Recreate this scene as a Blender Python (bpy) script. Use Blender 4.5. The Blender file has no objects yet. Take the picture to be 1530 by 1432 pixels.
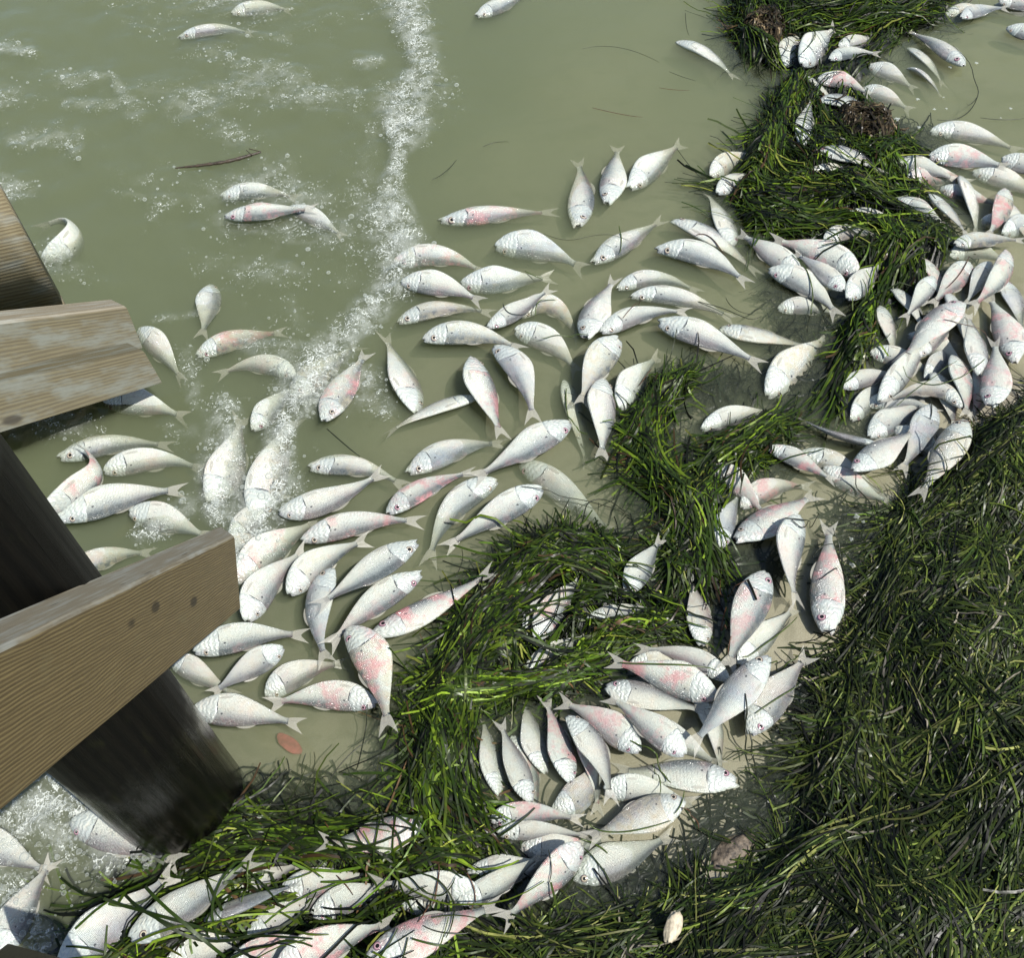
import bpy, math, random
import numpy as np
from mathutils import Vector, Matrix

random.seed(11)
rng = np.random.default_rng(11)
R = math.radians
scene = bpy.context.scene
COL = scene.collection

# ------------------------------------------------------------------ camera
W0, H0, FPX = 1530.0, 1432.0, 1500.0
TILT, ROLL, CAMH = R(36.0), R(-3.5), 2.07
cam_d = bpy.data.cameras.new('Camera')
cam = bpy.data.objects.new('Camera', cam_d)
COL.objects.link(cam)
cam_d.sensor_fit = 'HORIZONTAL'
cam_d.sensor_width = 36.0
cam_d.lens = 36.0 * FPX / W0
cam_d.clip_start = 0.02
cam_d.clip_end = 3000
CM = Matrix.Translation((0, 0, CAMH)) @ Matrix.Rotation(TILT, 4, 'X') @ Matrix.Rotation(ROLL, 4, 'Z')
cam.matrix_world = CM
scene.camera = cam
CR = np.array(CM.to_3x3())
CP = np.array([0, 0, CAMH])

# ------------------------------------------------------------------ light
SUN_EL, SUN_AZ = R(58.0), (0.80, -0.60)          # azimuth: where the sun stands (x, y)
sd = bpy.data.lights.new('Sun', 'SUN')
sd.energy = 5.0
sd.angle = R(0.5)
sd.color = (1.0, 0.965, 0.90)
sun = bpy.data.objects.new('Sun', sd)
COL.objects.link(sun)
sdir = Vector((SUN_AZ[0] * math.cos(SUN_EL), SUN_AZ[1] * math.cos(SUN_EL), math.sin(SUN_EL))).normalized()
sun.rotation_euler = sdir.to_track_quat('Z', 'Y').to_euler()
sun.location = sdir * 30

world = bpy.data.worlds.new('World')
scene.world = world
world.use_nodes = True
wn = world.node_tree
sky = wn.nodes.new('ShaderNodeTexSky')
sky.sky_type = 'NISHITA'
sky.sun_disc = False
sky.sun_elevation = SUN_EL
sky.sun_rotation = math.atan2(SUN_AZ[0], SUN_AZ[1])
bgn = wn.nodes['Background']
wn.links.new(sky.outputs[0], bgn.inputs[0])
bgn.inputs[1].default_value = 0.105

vs = scene.view_settings
vs.view_transform = 'Standard'
vs.look = 'None'
vs.exposure = 0.26
vs.gamma = 1.0
scene.cycles.use_denoising = True
scene.cycles.max_bounces = 8
scene.cycles.transparent_max_bounces = 24
scene.cycles.volume_bounces = 2
scene.cycles.caustics_reflective = False
scene.cycles.caustics_refractive = False


# ------------------------------------------------------------------ pixel <-> place
def ray(px, py):
    d = np.array([(px - W0 / 2) / FPX, -(py - H0 / 2) / FPX, -1.0])
    return CR @ d


def at(px, py, z=0.0):
    """the point of the level plane z that the photograph shows at a pixel"""
    d = ray(px, py)
    t = (z - CAMH) / d[2]
    return CP + d * t


def at_depth(px, py, dep):
    return CP + ray(px, py) * dep


def to_px(p):
    """p: (...,3) -> pixels"""
    q = (np.asarray(p) - CP) @ CR
    return np.stack([W0 / 2 + FPX * q[..., 0] / -q[..., 2], H0 / 2 - FPX * q[..., 1] / -q[..., 2]], -1)


# ------------------------------------------------------------------ small numpy helpers
def sines(n, f0, f1, seed):
    r = np.random.default_rng(seed)
    a = r.uniform(0, 2 * math.pi, n)
    f = np.exp(r.uniform(math.log(f0), math.log(f1), n))
    ph = r.uniform(0, 2 * math.pi, n)
    am = (f0 / f) ** 0.7

    def fn(x, y):
        s = 0
        for k in range(n):
            s = s + am[k] * np.sin(f[k] * (x * math.cos(a[k]) + y * math.sin(a[k])) + ph[k])
        return s / math.sqrt((am ** 2).sum() / 2) / 2
    return fn


def sstep(a, b, x):
    t = np.clip((x - a) / (b - a), 0, 1)
    return t * t * (3 - 2 * t)


def new_mesh(name, v, f, uv=None, smooth=True):
    v = np.asarray(v, dtype=np.float32)
    f = np.asarray(f, dtype=np.int32)
    me = bpy.data.meshes.new(name)
    me.vertices.add(len(v))
    me.vertices.foreach_set('co', v.ravel())
    k = f.shape[1]
    me.loops.add(f.size)
    me.loops.foreach_set('vertex_index', f.ravel())
    me.polygons.add(len(f))
    me.polygons.foreach_set('loop_start', np.arange(0, f.size, k, dtype=np.int32))
    me.polygons.foreach_set('loop_total', np.full(len(f), k, dtype=np.int32))
    if uv is not None:
        l = me.uv_layers.new(name='UVMap')
        l.data.foreach_set('uv', np.asarray(uv, dtype=np.float32)[f.ravel()].ravel())
    me.update(calc_edges=True)
    me.validate()
    if smooth:
        me.polygons.foreach_set('use_smooth', np.ones(len(me.polygons), dtype=bool))
    return me


def link(name, me, mats, parent=None):
    o = bpy.data.objects.new(name, me)
    COL.objects.link(o)
    if me is not None:
        for m in (mats if isinstance(mats, (list, tuple)) else [mats]):
            if len(me.materials) < (len(mats) if isinstance(mats, (list, tuple)) else 1):
                me.materials.append(m)
    if parent is not None:
        o.parent = parent
    return o


def tag(o, label, cat, group=None, kind=None):
    if label:
        o['label'] = label
    if cat:
        o['category'] = cat
    if group:
        o['group'] = group
    if kind:
        o['kind'] = kind
    return o


def grid_faces(nu, nv, closed=False):
    i = np.arange(nu - 1)[:, None]
    j = np.arange(nv if closed else nv - 1)[None, :]
    j2 = (j + 1) % nv
    a, b = i * nv + j, i * nv + j2
    c, d = (i + 1) * nv + j2, (i + 1) * nv + j
    return np.stack([d, c, b, a], -1).reshape(-1, 4)


# ------------------------------------------------------------------ materials
class NT:
    def __init__(s, name):
        s.m = bpy.data.materials.new(name)
        s.m.use_nodes = True
        s.t = s.m.node_tree
        s.t.nodes.clear()
        s.out = s.t.nodes.new('ShaderNodeOutputMaterial')

    def n(s, typ, ins=None, **kw):
        nd = s.t.nodes.new('ShaderNode' + typ)
        for k, v in kw.items():
            setattr(nd, k, v)
        if ins:
            for k, v in ins.items():
                sock = nd.inputs[k]
                if isinstance(v, bpy.types.NodeSocket):
                    s.t.links.new(v, sock)
                else:
                    sock.default_value = v
        return nd

    def math(s, op, a, b=0.5, c=0.0, clamp=False):
        nd = s.n('Math', operation=op, use_clamp=clamp)
        for i, v in enumerate((a, b, c)):
            if isinstance(v, bpy.types.NodeSocket):
                s.t.links.new(v, nd.inputs[i])
            else:
                nd.inputs[i].default_value = v
        return nd.outputs[0]

    def rng(s, v, a, b, c=0.0, d=1.0, smooth=True):
        nd = s.n('MapRange', {'Value': v, 1: a, 2: b, 3: c, 4: d})
        nd.interpolation_type = 'SMOOTHSTEP' if smooth else 'LINEAR'
        return nd.outputs[0]

    def mix(s, f, a, b, mode='MIX'):
        nd = s.n('Mix', data_type='RGBA', blend_type=mode)
        for idx, v in ((0, f), (6, a), (7, b)):
            if isinstance(v, bpy.types.NodeSocket):
                s.t.links.new(v, nd.inputs[idx])
            else:
                nd.inputs[idx].default_value = v if idx == 0 else (tuple(v) + (1,))[:4]
        return nd.outputs[2]

    def noise(s, vec, sc, det=3.0, rough=0.55, dist=0.0):
        nd = s.n('TexNoise', {'Scale': sc, 'Detail': det, 'Roughness': rough, 'Distortion': dist})
        if vec is not None:
            s.t.links.new(vec, nd.inputs['Vector'])
        return nd.outputs[0]

    def link(s, a, b):
        s.t.links.new(a, b)


def mapped(t, vec, scale=(1, 1, 1), loc=(0, 0, 0)):
    nd = t.n('Mapping', {'Scale': scale, 'Location': loc})
    t.link(vec, nd.inputs['Vector'])
    return nd.outputs[0]


def mat_sand():
    t = NT('wet_sand')
    g = t.n('NewGeometry').outputs['Position']
    n1 = t.noise(g, 3.0, 4)
    n2 = t.noise(g, 420.0, 2, 0.7)
    n3 = t.noise(g, 28.0, 4, 0.6)
    c = t.mix(n1, (0.25, 0.22, 0.155), (0.36, 0.32, 0.235))
    c = t.mix(t.rng(n2, 0.35, 0.7), c, (0.38, 0.35, 0.27))
    c = t.mix(t.rng(n2, 0.36, 0.28, 0, 0.55), c, (0.11, 0.10, 0.075))
    c = t.mix(t.rng(n3, 0.5, 0.75, 0, 0.45), c, (0.20, 0.185, 0.12))
    n4 = t.noise(mapped(t, g, (1.0, 1.7, 1)), 7.0, 3, 0.6, 0.6)
    c = t.mix(t.rng(n4, 0.46, 0.68, 0, 0.5), c, (0.14, 0.13, 0.08))
    b = t.n('Bump', {'Strength': 0.35, 'Distance': 0.004, 'Height': t.math('ADD', n2, n3)})
    p = t.n('BsdfPrincipled', {'Base Color': c, 'Roughness': 0.45, 'Normal': b.outputs[0]})
    t.link(p.outputs[0], t.out.inputs[0])
    return t.m


def mat_water():
    t = NT('murky_water')
    g = t.n('NewGeometry').outputs['Position']
    fo = t.n('Attribute', attribute_name='foam').outputs['Fac']
    n1 = t.noise(mapped(t, g, (1, 1.6, 1)), 9.0, 3, 0.5)
    n2 = t.noise(g, 34.0, 3, 0.55)
    b = t.n('Bump', {'Strength': 0.22, 'Distance': 0.012, 'Height': t.math('ADD', n1, t.math('MULTIPLY', n2, 0.3))})
    fr = t.n('Fresnel', {'IOR': 1.33, 'Normal': b.outputs[0]})
    tr = t.n('BsdfTransparent', {'Color': (0.98, 0.99, 0.97, 1)})
    gl = t.n('BsdfGlossy', {'Color': (1, 1, 1, 1), 'Roughness': 0.06, 'Normal': b.outputs[0]})
    mx = t.n('MixShader', {0: fr.outputs[0], 1: tr.outputs[0], 2: gl.outputs[0]})
    # lacy foam film
    a = t.noise(g, 20.0, 5, 0.6, 1.6)
    vein = t.rng(t.math('ABSOLUTE', t.math('SUBTRACT', a, 0.5)), 0.0, 0.075, 1.0, 0.0)
    v2 = t.n('TexVoronoi', {'Scale': 95.0, 'Randomness': 1.0}, feature='DISTANCE_TO_EDGE')
    t.link(g, v2.inputs['Vector'])
    cell = t.rng(v2.outputs['Distance'], 0.02, 0.16, 1.0, 0.15)
    big = t.rng(t.noise(g, 14.0, 3, 0.6), 0.36, 0.66)
    sp = t.rng(t.noise(g, 240.0, 2, 0.5), 0.60, 0.72)
    a2 = t.noise(g, 70.0, 4, 0.6, 0.8)
    vein2 = t.rng(t.math('ABSOLUTE', t.math('SUBTRACT', a2, 0.5)), 0.0, 0.06, 1.0, 0.0)
    lace = t.math('ADD', t.math('MULTIPLY', vein, 0.34), t.math('ADD', t.math('MULTIPLY', vein2, 0.26), t.math('MULTIPLY', t.math('MULTIPLY', cell, big), 0.40)))
    lace = t.math('MAXIMUM', lace, t.math('MULTIPLY', sp, 0.74))
    thr = t.math('SUBTRACT', 1.0, t.math('MULTIPLY', fo, 0.66))
    m = t.rng(t.math('SUBTRACT', lace, thr), -0.08, 0.22)
    lobes = t.rng(t.noise(g, 19.0, 4, 0.6, 0.5), 0.40, 0.62)
    soft = t.math('MULTIPLY', t.rng(fo, 0.30, 1.0), t.math('ADD', 0.07, t.math('MULTIPLY', lobes, 0.34)))
    m = t.math('MAXIMUM', m, soft)
    bf = t.n('Bump', {'Strength': 0.6, 'Distance': 0.004, 'Height': t.math('ADD', cell, sp)})
    fd = t.n('BsdfPrincipled', {'Base Color': (0.70, 0.74, 0.68, 1), 'Roughness': 0.3, 'Normal': bf.outputs[0]})
    fin = t.n('MixShader', {0: t.math('MULTIPLY', m, 0.80), 1: mx.outputs[0], 2: fd.outputs[0]})
    t.link(fin.outputs[0], t.out.inputs[0])
    v = t.n('VolumePrincipled', {'Color': (0.475, 0.525, 0.355, 1), 'Density': 11.5, 'Anisotropy': 0.0})
    t.link(v.outputs[0], t.out.inputs[1])
    return t.m


def mat_fish():
    t = NT('fish_skin')
    uv = t.n('TexCoord').outputs['UV']
    ob = t.n('TexCoord').outputs['Object']
    sx = t.n('SeparateXYZ')
    t.link(uv, sx.inputs[0])
    u, v = sx.outputs[0], sx.outputs[1]
    rnd = t.n('ObjectInfo').outputs['Random']

    def att(nm):
        return t.n('Attribute', attribute_type='OBJECT', attribute_name=nm).outputs['Fac']
    blush, blue, olive = att('blush'), att('blue'), att('olive')
    off = t.n('CombineXYZ', {0: t.math('MULTIPLY', rnd, 37.0), 1: t.math('MULTIPLY', rnd, 91.0), 2: 0.0}).outputs[0]
    vm = t.n('VectorMath', {0: ob, 1: off}, operation='ADD').outputs[0]
    nb = t.noise(vm, 13.0, 3, 0.6)
    nf = t.noise(vm, 60.0, 3, 0.6)
    nff = t.noise(vm, 260.0, 2, 0.6)
    flank = t.mix(nb, (0.73, 0.75, 0.63), (0.59, 0.65, 0.58))
    flank = t.mix(t.rng(nf, 0.45, 0.8, 0, 0.5), flank, (0.72, 0.66, 0.52))
    mott = t.noise(vm, 38.0, 5, 0.7)
    flank = t.mix(t.rng(mott, 0.50, 0.74, 0, 0.5), flank, (0.50, 0.56, 0.52))
    flank = t.mix(t.rng(mott, 0.42, 0.28, 0, 0.5), flank, (0.82, 0.80, 0.68))
    # belly white, silver-grey shoulders, blue-grey back
    vv = t.math('ADD', v, t.math('MULTIPLY', t.math('SUBTRACT', nb, 0.5), 0.25))
    vv = t.math('ADD', t.math('ADD', vv, 0.045), t.math('MULTIPLY', blue, 0.12))
    c = t.mix(t.rng(vv, 0.50, 0.80, 0, 0.9), flank, (0.30, 0.34, 0.33))
    c = t.mix(t.rng(vv, 0.72, 0.92, 0, 0.95), c, (0.045, 0.06, 0.065))
    c = t.mix(t.math('MULTIPLY', blue, t.rng(nb, 0.3, 0.75)), c, (0.40, 0.46, 0.50))
    c = t.mix(t.math('MULTIPLY', olive, t.rng(nf, 0.3, 0.75)), c, (0.52, 0.47, 0.30))
    # scales
    sc = t.n('TexVoronoi', {'Scale': 1.0, 'Randomness': 0.35}, feature='F1')
    t.link(mapped(t, uv, (78, 30, 1)), sc.inputs['Vector'])
    scd = sc.outputs['Distance']
    isbody = t.rng(u, 0.250, 0.266)
    scm = t.math('MULTIPLY', t.rng(scd, 0.35, 0.75), isbody)
    dark_sc = t.math('MULTIPLY', scm, t.rng(vv, 0.30, 0.68, 0.12, 0.92))
    c = t.mix(dark_sc, c, (0.16, 0.18, 0.18))
    stn = t.math('MULTIPLY', t.rng(t.noise(vm, 22.0, 4, 0.7), 0.55, 0.75), 0.28)
    c = t.mix(stn, c, (0.46, 0.38, 0.22))
    # pink bruises
    pm = t.math('MULTIPLY', t.rng(t.noise(vm, 17.0, 4, 0.7), 0.47, 0.66), blush, clamp=True)
    c = t.mix(t.math('MULTIPLY', pm, 0.75), c, (0.66, 0.25, 0.26))
    pm2 = t.math('MULTIPLY', t.rng(t.noise(vm, 6.0, 2), 0.42, 0.7), 0.14)
    c = t.mix(pm2, c, (0.74, 0.52, 0.48))
    # rows of dark flank spots, shoulder spot
    sp = t.n('TexVoronoi', {'Scale': 1.0, 'Randomness': 0.9}, feature='F1')
    t.link(mapped(t, uv, (24, 9, 1)), sp.inputs['Vector'])
    spm = t.math('MULTIPLY', t.rng(sp.outputs['Distance'], 0.10, 0.17, 1, 0), t.math('MULTIPLY', isbody, t.rng(v, 0.35, 0.55)))
    spm = t.math('MULTIPLY', spm, t.rng(nb, 0.46, 0.56))
    c = t.mix(t.math('MULTIPLY', spm, 0.75), c, (0.05, 0.055, 0.07))
    du = t.math('SUBTRACT', u, 0.315)
    dv = t.math('MULTIPLY', t.math('SUBTRACT', v, 0.60), 0.42)
    dd = t.math('SQRT', t.math('ADD', t.math('MULTIPLY', du, du), t.math('MULTIPLY', dv, dv)))
    c = t.mix(t.rng(t.math('ADD', dd, t.math('MULTIPLY', nf, 0.012)), 0.014, 0.023, 0.9, 0), c, (0.03, 0.032, 0.04))
    # gill slit, head plates
    wob = t.math('MULTIPLY', t.math('SUBTRACT', nf, 0.5), 0.012)
    gw = t.math('MULTIPLY', t.rng(t.math('FRACT', t.math('MULTIPLY', rnd, 13.7)), 0.1, 0.9, 0.25, 1.0), t.rng(t.math('ABSOLUTE', t.math('SUBTRACT', v, 0.42)), 0.02, 0.30, 1.0, 0.0))
    gs = t.math('LESS_THAN', t.math('ABSOLUTE', t.math('SUBTRACT', t.math('ADD', u, wob), 0.258)), t.math('MULTIPLY', gw, 0.011))
    gs = t.math('MULTIPLY', gs, t.math('MULTIPLY', t.math('MULTIPLY', t.rng(v, 0.12, 0.3), t.rng(v, 0.78, 0.6)), t.rng(nb, 0.36, 0.44)))
    gs2 = t.math('MULTIPLY', t.rng(t.math('ABSOLUTE', t.math('SUBTRACT', t.math('ADD', u, wob), 0.252)), 0.0, 0.016, 0.5, 0), t.math('MULTIPLY', t.rng(v, 0.02, 0.15), t.rng(v, 0.9, 0.75)))
    c = t.mix(gs2, c, (0.28, 0.31, 0.33))
    c = t.mix(t.math('MULTIPLY', gs, 0.95), c, (0.025, 0.028, 0.035))
    head = t.rng(u, 0.262, 0.250)
    st = t.n('TexWave', {'Scale': 3.2, 'Distortion': 9.0, 'Detail': 3.0, 'Detail Scale': 1.3})
    t.link(mapped(t, uv, (1.9, 1.5, 1)), st.inputs['Vector'])
    c = t.mix(t.math('MULTIPLY', head, t.rng(st.outputs[1], 0.5, 0.95, 0, 0.36)), c, (0.40, 0.50, 0.51))
    c = t.mix(t.math('MULTIPLY', head, t.rng(nf, 0.55, 0.75, 0, 0.35)), c, (0.80, 0.68, 0.46))
    jaw = t.math('MULTIPLY', t.rng(u, 0.10, 0.02), t.rng(v, 0.45, 0.75))
    c = t.mix(t.math('MULTIPLY', jaw, 0.5), c, (0.20, 0.13, 0.19))
    ml = t.math('ABSOLUTE', t.math('SUBTRACT', v, t.math('SUBTRACT', 0.47, t.math('MULTIPLY', u, 1.1))))
    mlm = t.math('MULTIPLY', t.rng(ml, 0.012, 0.035, 1, 0), t.rng(u, 0.085, 0.065))
    c = t.mix(t.math('MULTIPLY', mlm, 0.8), c, (0.09, 0.07, 0.075))
    eyd = t.math('SQRT', t.math('ADD', t.math('POWER', t.math('SUBTRACT', u, 0.112), 2.0), t.math('POWER', t.math('MULTIPLY', t.math('SUBTRACT', v, 0.725), 0.22), 2.0)))
    c = t.mix(t.rng(eyd, 0.022, 0.045, 0.55, 0), c, (0.34, 0.24, 0.26))
    c = t.mix(t.math('MULTIPLY', head, t.rng(mott, 0.35, 0.65, 0.42, 0.82)), c, (0.40, 0.44, 0.41))
    mouth = t.rng(u, -0.001, -0.012)
    c = t.mix(mouth, c, (0.10, 0.045, 0.045))
    hgt = t.math('ADD', t.math('MULTIPLY', t.math('MULTIPLY', scd, isbody), 1.0),
                 t.math('ADD', t.math('MULTIPLY', nff, 0.35), t.math('MULTIPLY', t.math('MULTIPLY', st.outputs[1], head), 0.4)))
    b = t.n('Bump', {'Strength': 1.0, 'Distance': 0.0026, 'Height': hgt})
    p = t.n('BsdfPrincipled', {'Base Color': c, 'Roughness': t.rng(nf, 0.3, 0.7, 0.20, 0.42), 'Normal': b.outputs[0]})
    p.inputs['Specular IOR Level'].default_value = 0.55
    p.inputs['Coat Weight'].default_value = 0.8
    p.inputs['Coat Roughness'].default_value = 0.10
    t.link(b.outputs[0], p.inputs['Coat Normal'])
    t.link(p.outputs[0], t.out.inputs[0])
    return t.m


def mat_fin():
    t = NT('fish_fin')
    uv = t.n('TexCoord').outputs['UV']
    w = t.n('TexWave', {'Scale': 7.0, 'Distortion': 1.0, 'Detail': 1.0})
    w.bands_direction = 'Y'
    t.link(uv, w.inputs['Vector'])
    c = t.mix(w.outputs[1], (0.36, 0.36, 0.30), (0.58, 0.56, 0.49))
    p = t.n('BsdfPrincipled', {'Base Color': c, 'Roughness': 0.35, 'Alpha': t.rng(w.outputs[1], 0, 1, 0.12, 0.5)})
    t.link(p.outputs[0], t.out.inputs[0])
    return t.m


def mat_plain(name, col, rough=0.4, alpha=1.0, var=0.0, sc=40.0, bump=0.0, spec=0.5):
    t = NT(name)
    g = t.n('TexCoord').outputs['Object']
    nz = t.noise(g, sc, 4, 0.6)
    dk = tuple(max(0, x * (1 - var)) for x in col)
    lt = tuple(min(1, x * (1 + var)) for x in col)
    p = t.n('BsdfPrincipled', {'Base Color': t.mix(t.rng(nz, 0.3, 0.7), dk, lt), 'Roughness': rough, 'Alpha': alpha})
    p.inputs['Specular IOR Level'].default_value = spec
    if bump:
        b = t.n('Bump', {'Strength': bump, 'Distance': 0.004, 'Height': nz})
        t.link(b.outputs[0], p.inputs['Normal'])
    t.link(p.outputs[0], t.out.inputs[0])
    return t.m


def mat_blade():
    t = NT('eelgrass')
    a = t.n('Attribute', attribute_name='tint')
    uv = t.n('TexCoord').outputs['UV']
    g = t.n('NewGeometry').outputs['Position']
    nz = t.noise(g, 70.0, 3, 0.6)
    c = t.mix(t.rng(nz, 0.35, 0.75, 0, 0.6), a.outputs['Color'], (0.012, 0.014, 0.008))
    p = t.n('BsdfPrincipled', {'Base Color': c, 'Roughness': t.rng(nz, 0.3, 0.7, 0.28, 0.56)})
    p.inputs['Specular IOR Level'].default_value = 0.24
    tl = t.n('BsdfTranslucent', {'Color': c})
    mx = t.n('MixShader', {0: 0.30, 1: p.outputs[0], 2: tl.outputs[0]})
    t.link(mx.outputs[0], t.out.inputs[0])
    return t.m


def mat_wood(name, light, dark, weather, ring=26.0, wet=0.5, wmin=0.45, spec=0.4, tide=False):
    t = NT(name)
    uv = t.n('TexCoord').outputs['UV']                      # u: metres along the grain, v: metres across
    w0 = t.noise(mapped(t, uv, (3.0, 14.0, 1)), 1.0, 3, 0.5)
    d = t.n('VectorMath', {0: uv, 1: t.n('CombineXYZ', {0: 0.0, 1: t.math('MULTIPLY', w0, 0.022), 2: 0.0}).outputs[0]}, operation='ADD').outputs[0]
    wv = t.n('TexWave', {'Scale': ring, 'Distortion': 0.9, 'Detail': 2.0, 'Detail Scale': 2.0})
    wv.bands_direction = 'Y'
    t.link(mapped(t, d, (0.06, 1.0, 1)), wv.inputs['Vector'])
    fib = t.noise(mapped(t, uv, (9, 420, 1)), 1.0, 3, 0.6)
    blot = t.noise(mapped(t, uv, (5, 14, 1)), 1.0, 4, 0.65)
    c = t.mix(t.rng(wv.outputs[1], 0.15, 0.9), light, dark)
    c = t.mix(t.rng(fib, 0.35, 0.75, 0, 0.55), c, tuple(x * 0.55 for x in dark))
    c = t.mix(t.rng(blot, wmin, wmin + 0.2, 0, 0.85), c, weather)
    kn = t.n('TexVoronoi', {'Scale': 1.0, 'Randomness': 1.0}, feature='F1')
    t.link(mapped(t, uv, (4.2, 11.0, 1), (0.35, 0.2, 0)), kn.inputs['Vector'])
    c = t.mix(t.rng(kn.outputs['Distance'], 0.07, 0.13, 0.85, 0), c, tuple(x * 0.25 for x in dark))
    h = t.math('ADD', t.math('MULTIPLY', wv.outputs[1], 0.6), fib)
    b = t.n('Bump', {'Strength': 0.55, 'Distance': 0.0022, 'Height': h})
    p = t.n('BsdfPrincipled', {'Base Color': c, 'Roughness': 1.0 - wet, 'Normal': b.outputs[0]})
    p.inputs['Specular IOR Level'].default_value = spec
    if tide:
        sx = t.n('SeparateXYZ'); t.link(uv, sx.inputs[0])
        hz_ = t.math('ADD', sx.outputs[0], t.math('MULTIPLY', t.math('SUBTRACT', blot, 0.5), 0.35))
        t.link(t.rng(hz_, 0.30, 0.42, 0.16, 1.0 - wet), p.inputs['Roughness'])
        t.link(t.rng(hz_, 0.30, 0.42, 0.32, spec), p.inputs['Specular IOR Level'])
    t.link(p.outputs[0], t.out.inputs[0])
    return t.m


def mat_bubble():
    t = NT('foam_bubble')
    lw = t.n('LayerWeight', {'Blend': 0.35})
    tr = t.n('BsdfTransparent')
    p = t.n('BsdfPrincipled', {'Base Color': (0.62, 0.66, 0.61, 1), 'Roughness': 0.06})
    p.inputs['Specular IOR Level'].default_value = 0.8
    mx = t.n('MixShader', {0: t.rng(lw.outputs['Facing'], 0.0, 0.8, 0.06, 0.75), 1: tr.outputs[0], 2: p.outputs[0]})
    t.link(mx.outputs[0], t.out.inputs[0])
    return t.m


M_SAND, M_WATER, M_FISH, M_FIN, M_BLADE, M_BUB = mat_sand(), mat_water(), mat_fish(), mat_fin(), mat_blade(), mat_bubble()


def mat_iris(name, inner, outer, rim):
    t = NT(name)
    sx = t.n('SeparateXYZ'); t.link(t.n('TexCoord').outputs['UV'], sx.inputs[0])
    c = t.mix(t.rng(sx.outputs[0], 0.55, 0.72), inner, outer)
    c = t.mix(t.rng(sx.outputs[0], 0.78, 0.92), c, rim)
    p = t.n('BsdfPrincipled', {'Base Color': c, 'Roughness': 0.12})
    t.link(p.outputs[0], t.out.inputs[0])
    return t.m


M_IRIS_P = mat_iris('iris_pink', (0.50, 0.34, 0.35), (0.30, 0.16, 0.20), (0.10, 0.055, 0.08))
M_IRIS_C = mat_iris('iris_cream', (0.50, 0.46, 0.34), (0.30, 0.25, 0.21), (0.10, 0.075, 0.085))
M_PUPIL = mat_plain('pupil', (0.015, 0.013, 0.014), 0.08)
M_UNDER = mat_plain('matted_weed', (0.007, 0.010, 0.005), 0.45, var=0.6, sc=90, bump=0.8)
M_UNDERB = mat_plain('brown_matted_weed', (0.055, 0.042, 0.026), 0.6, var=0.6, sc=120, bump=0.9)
M_SHELL = mat_plain('oyster_shell', (0.45, 0.39, 0.28), 0.5, var=0.3, sc=70, bump=0.5)
M_ROCK = mat_plain('brown_stone', (0.10, 0.078, 0.054), 0.6, var=0.75, sc=90, bump=1.0)
M_RED = mat_plain('red_tissue', (0.36, 0.10, 0.09), 0.6, var=0.3, sc=60)
M_STICK = mat_plain('dark_twig', (0.045, 0.032, 0.02), 0.5, var=0.4, sc=60, bump=0.5)

# ------------------------------------------------------------------ sand bed
DEPTHS = [(0, 0, -.45), (400, 300, -.36), (0, 700, -.30), (250, 620, -.28), (600, 100, -.26), (900, 100, -.075), (760, 220, -.09), (700, 550, -.075),
          (900, 350, -.07), (1000, 540, -.06), (500, 900, -.085), (480, 1130, -.055), (100, 1250, -.12), (300, 1300, -.08),
          (850, 720, -.06), (1180, 560, -.07), (1150, 330, -.08), (1050, 100, -.09), (1250, 760, -.024), (1180, 690, -.03), (1000, 1090, -.022),
          (1150, 1150, -.018), (1185, 1230, -.010), (1270, 890, -.014), (1400, 650, -.014), (1430, 140, -.07), (1500, 100, -.06), (1520, 330, -.03),
          (1500, 470, -.014), (1530, 700, .06), (1400, 1000, .07), (1320, 880, -.006), (1290, 1050, -.004), (1530, 1200, .11),
          (1100, 1400, .035), (1300, 1432, .09), (900, 1340, -.03), (700, 1420, -.025), (400, 1400, -.04), (1300, 300, -.04),
          (1250, 480, -.05), (800, 1000, -.04), (640, 1100, -.06), (1000, 1230, -.014), (560, 1260, -.05)]
_dp = np.array([list(at(x, y)[:2]) for x, y, _ in DEPTHS] +
               [(-4, 3), (-5, 8), (0, 9), (4.5, 9), (5, 4), (5, 0), (2, -3), (-3, -2), (-6, -6), (6, -6)])
_dz = np.array([d for _, _, d in DEPTHS] + [-.7, -1.2, -1.2, -.2, .35, .5, .3, -.6, -.9, .7])
_rip = sines(14, 6, 40, 3)


def ground(x, y):
    x, y = np.asarray(x, float), np.asarray(y, float)
    sh = x.shape
    x, y = x.ravel(), y.ravel()
    num = np.zeros(len(x)); den = np.zeros(len(x))
    for (px, py), z in zip(_dp, _dz):
        w = 1.0 / ((x - px) ** 2 + (y - py) ** 2 + 0.004) ** 1.6
        num += w * z; den += w
    z = num / den + 0.004 * _rip(x, y)
    return z.reshape(sh)


def axis_coords(c0, c1, step, lim0, lim1):
    a = list(np.arange(c0, c1 + 1e-6, step))
    s, x = step, a[-1]
    while x < lim1:
        s *= 1.35; x += s; a.append(min(x, lim1))
    s, x = step, a[0]
    b = []
    while x > lim0:
        s *= 1.35; x -= s; b.append(max(x, lim0))
    return np.array(b[::-1] + a)


gx = axis_coords(-2.6, 2.6, 0.02, -400, 400)
gy = axis_coords(0.1, 4.4, 0.02, -400, 400)
X, Y = np.meshgrid(gx, gy, indexing='ij')
Z = ground(X, Y)
far = np.maximum(np.abs(X), np.abs(Y - 2))
Z = np.where(far > 7, np.where(X > 1.5, 0.5, -0.9), Z)
me = new_mesh('sand_bed', np.stack([X, Y, Z], -1).reshape(-1, 3), grid_faces(len(gx), len(gy)))
sand = link('sand_bed', me, M_SAND)
tag(sand, 'pale beige sand bed shelving up to the beach', 'sand', kind='structure')

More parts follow.
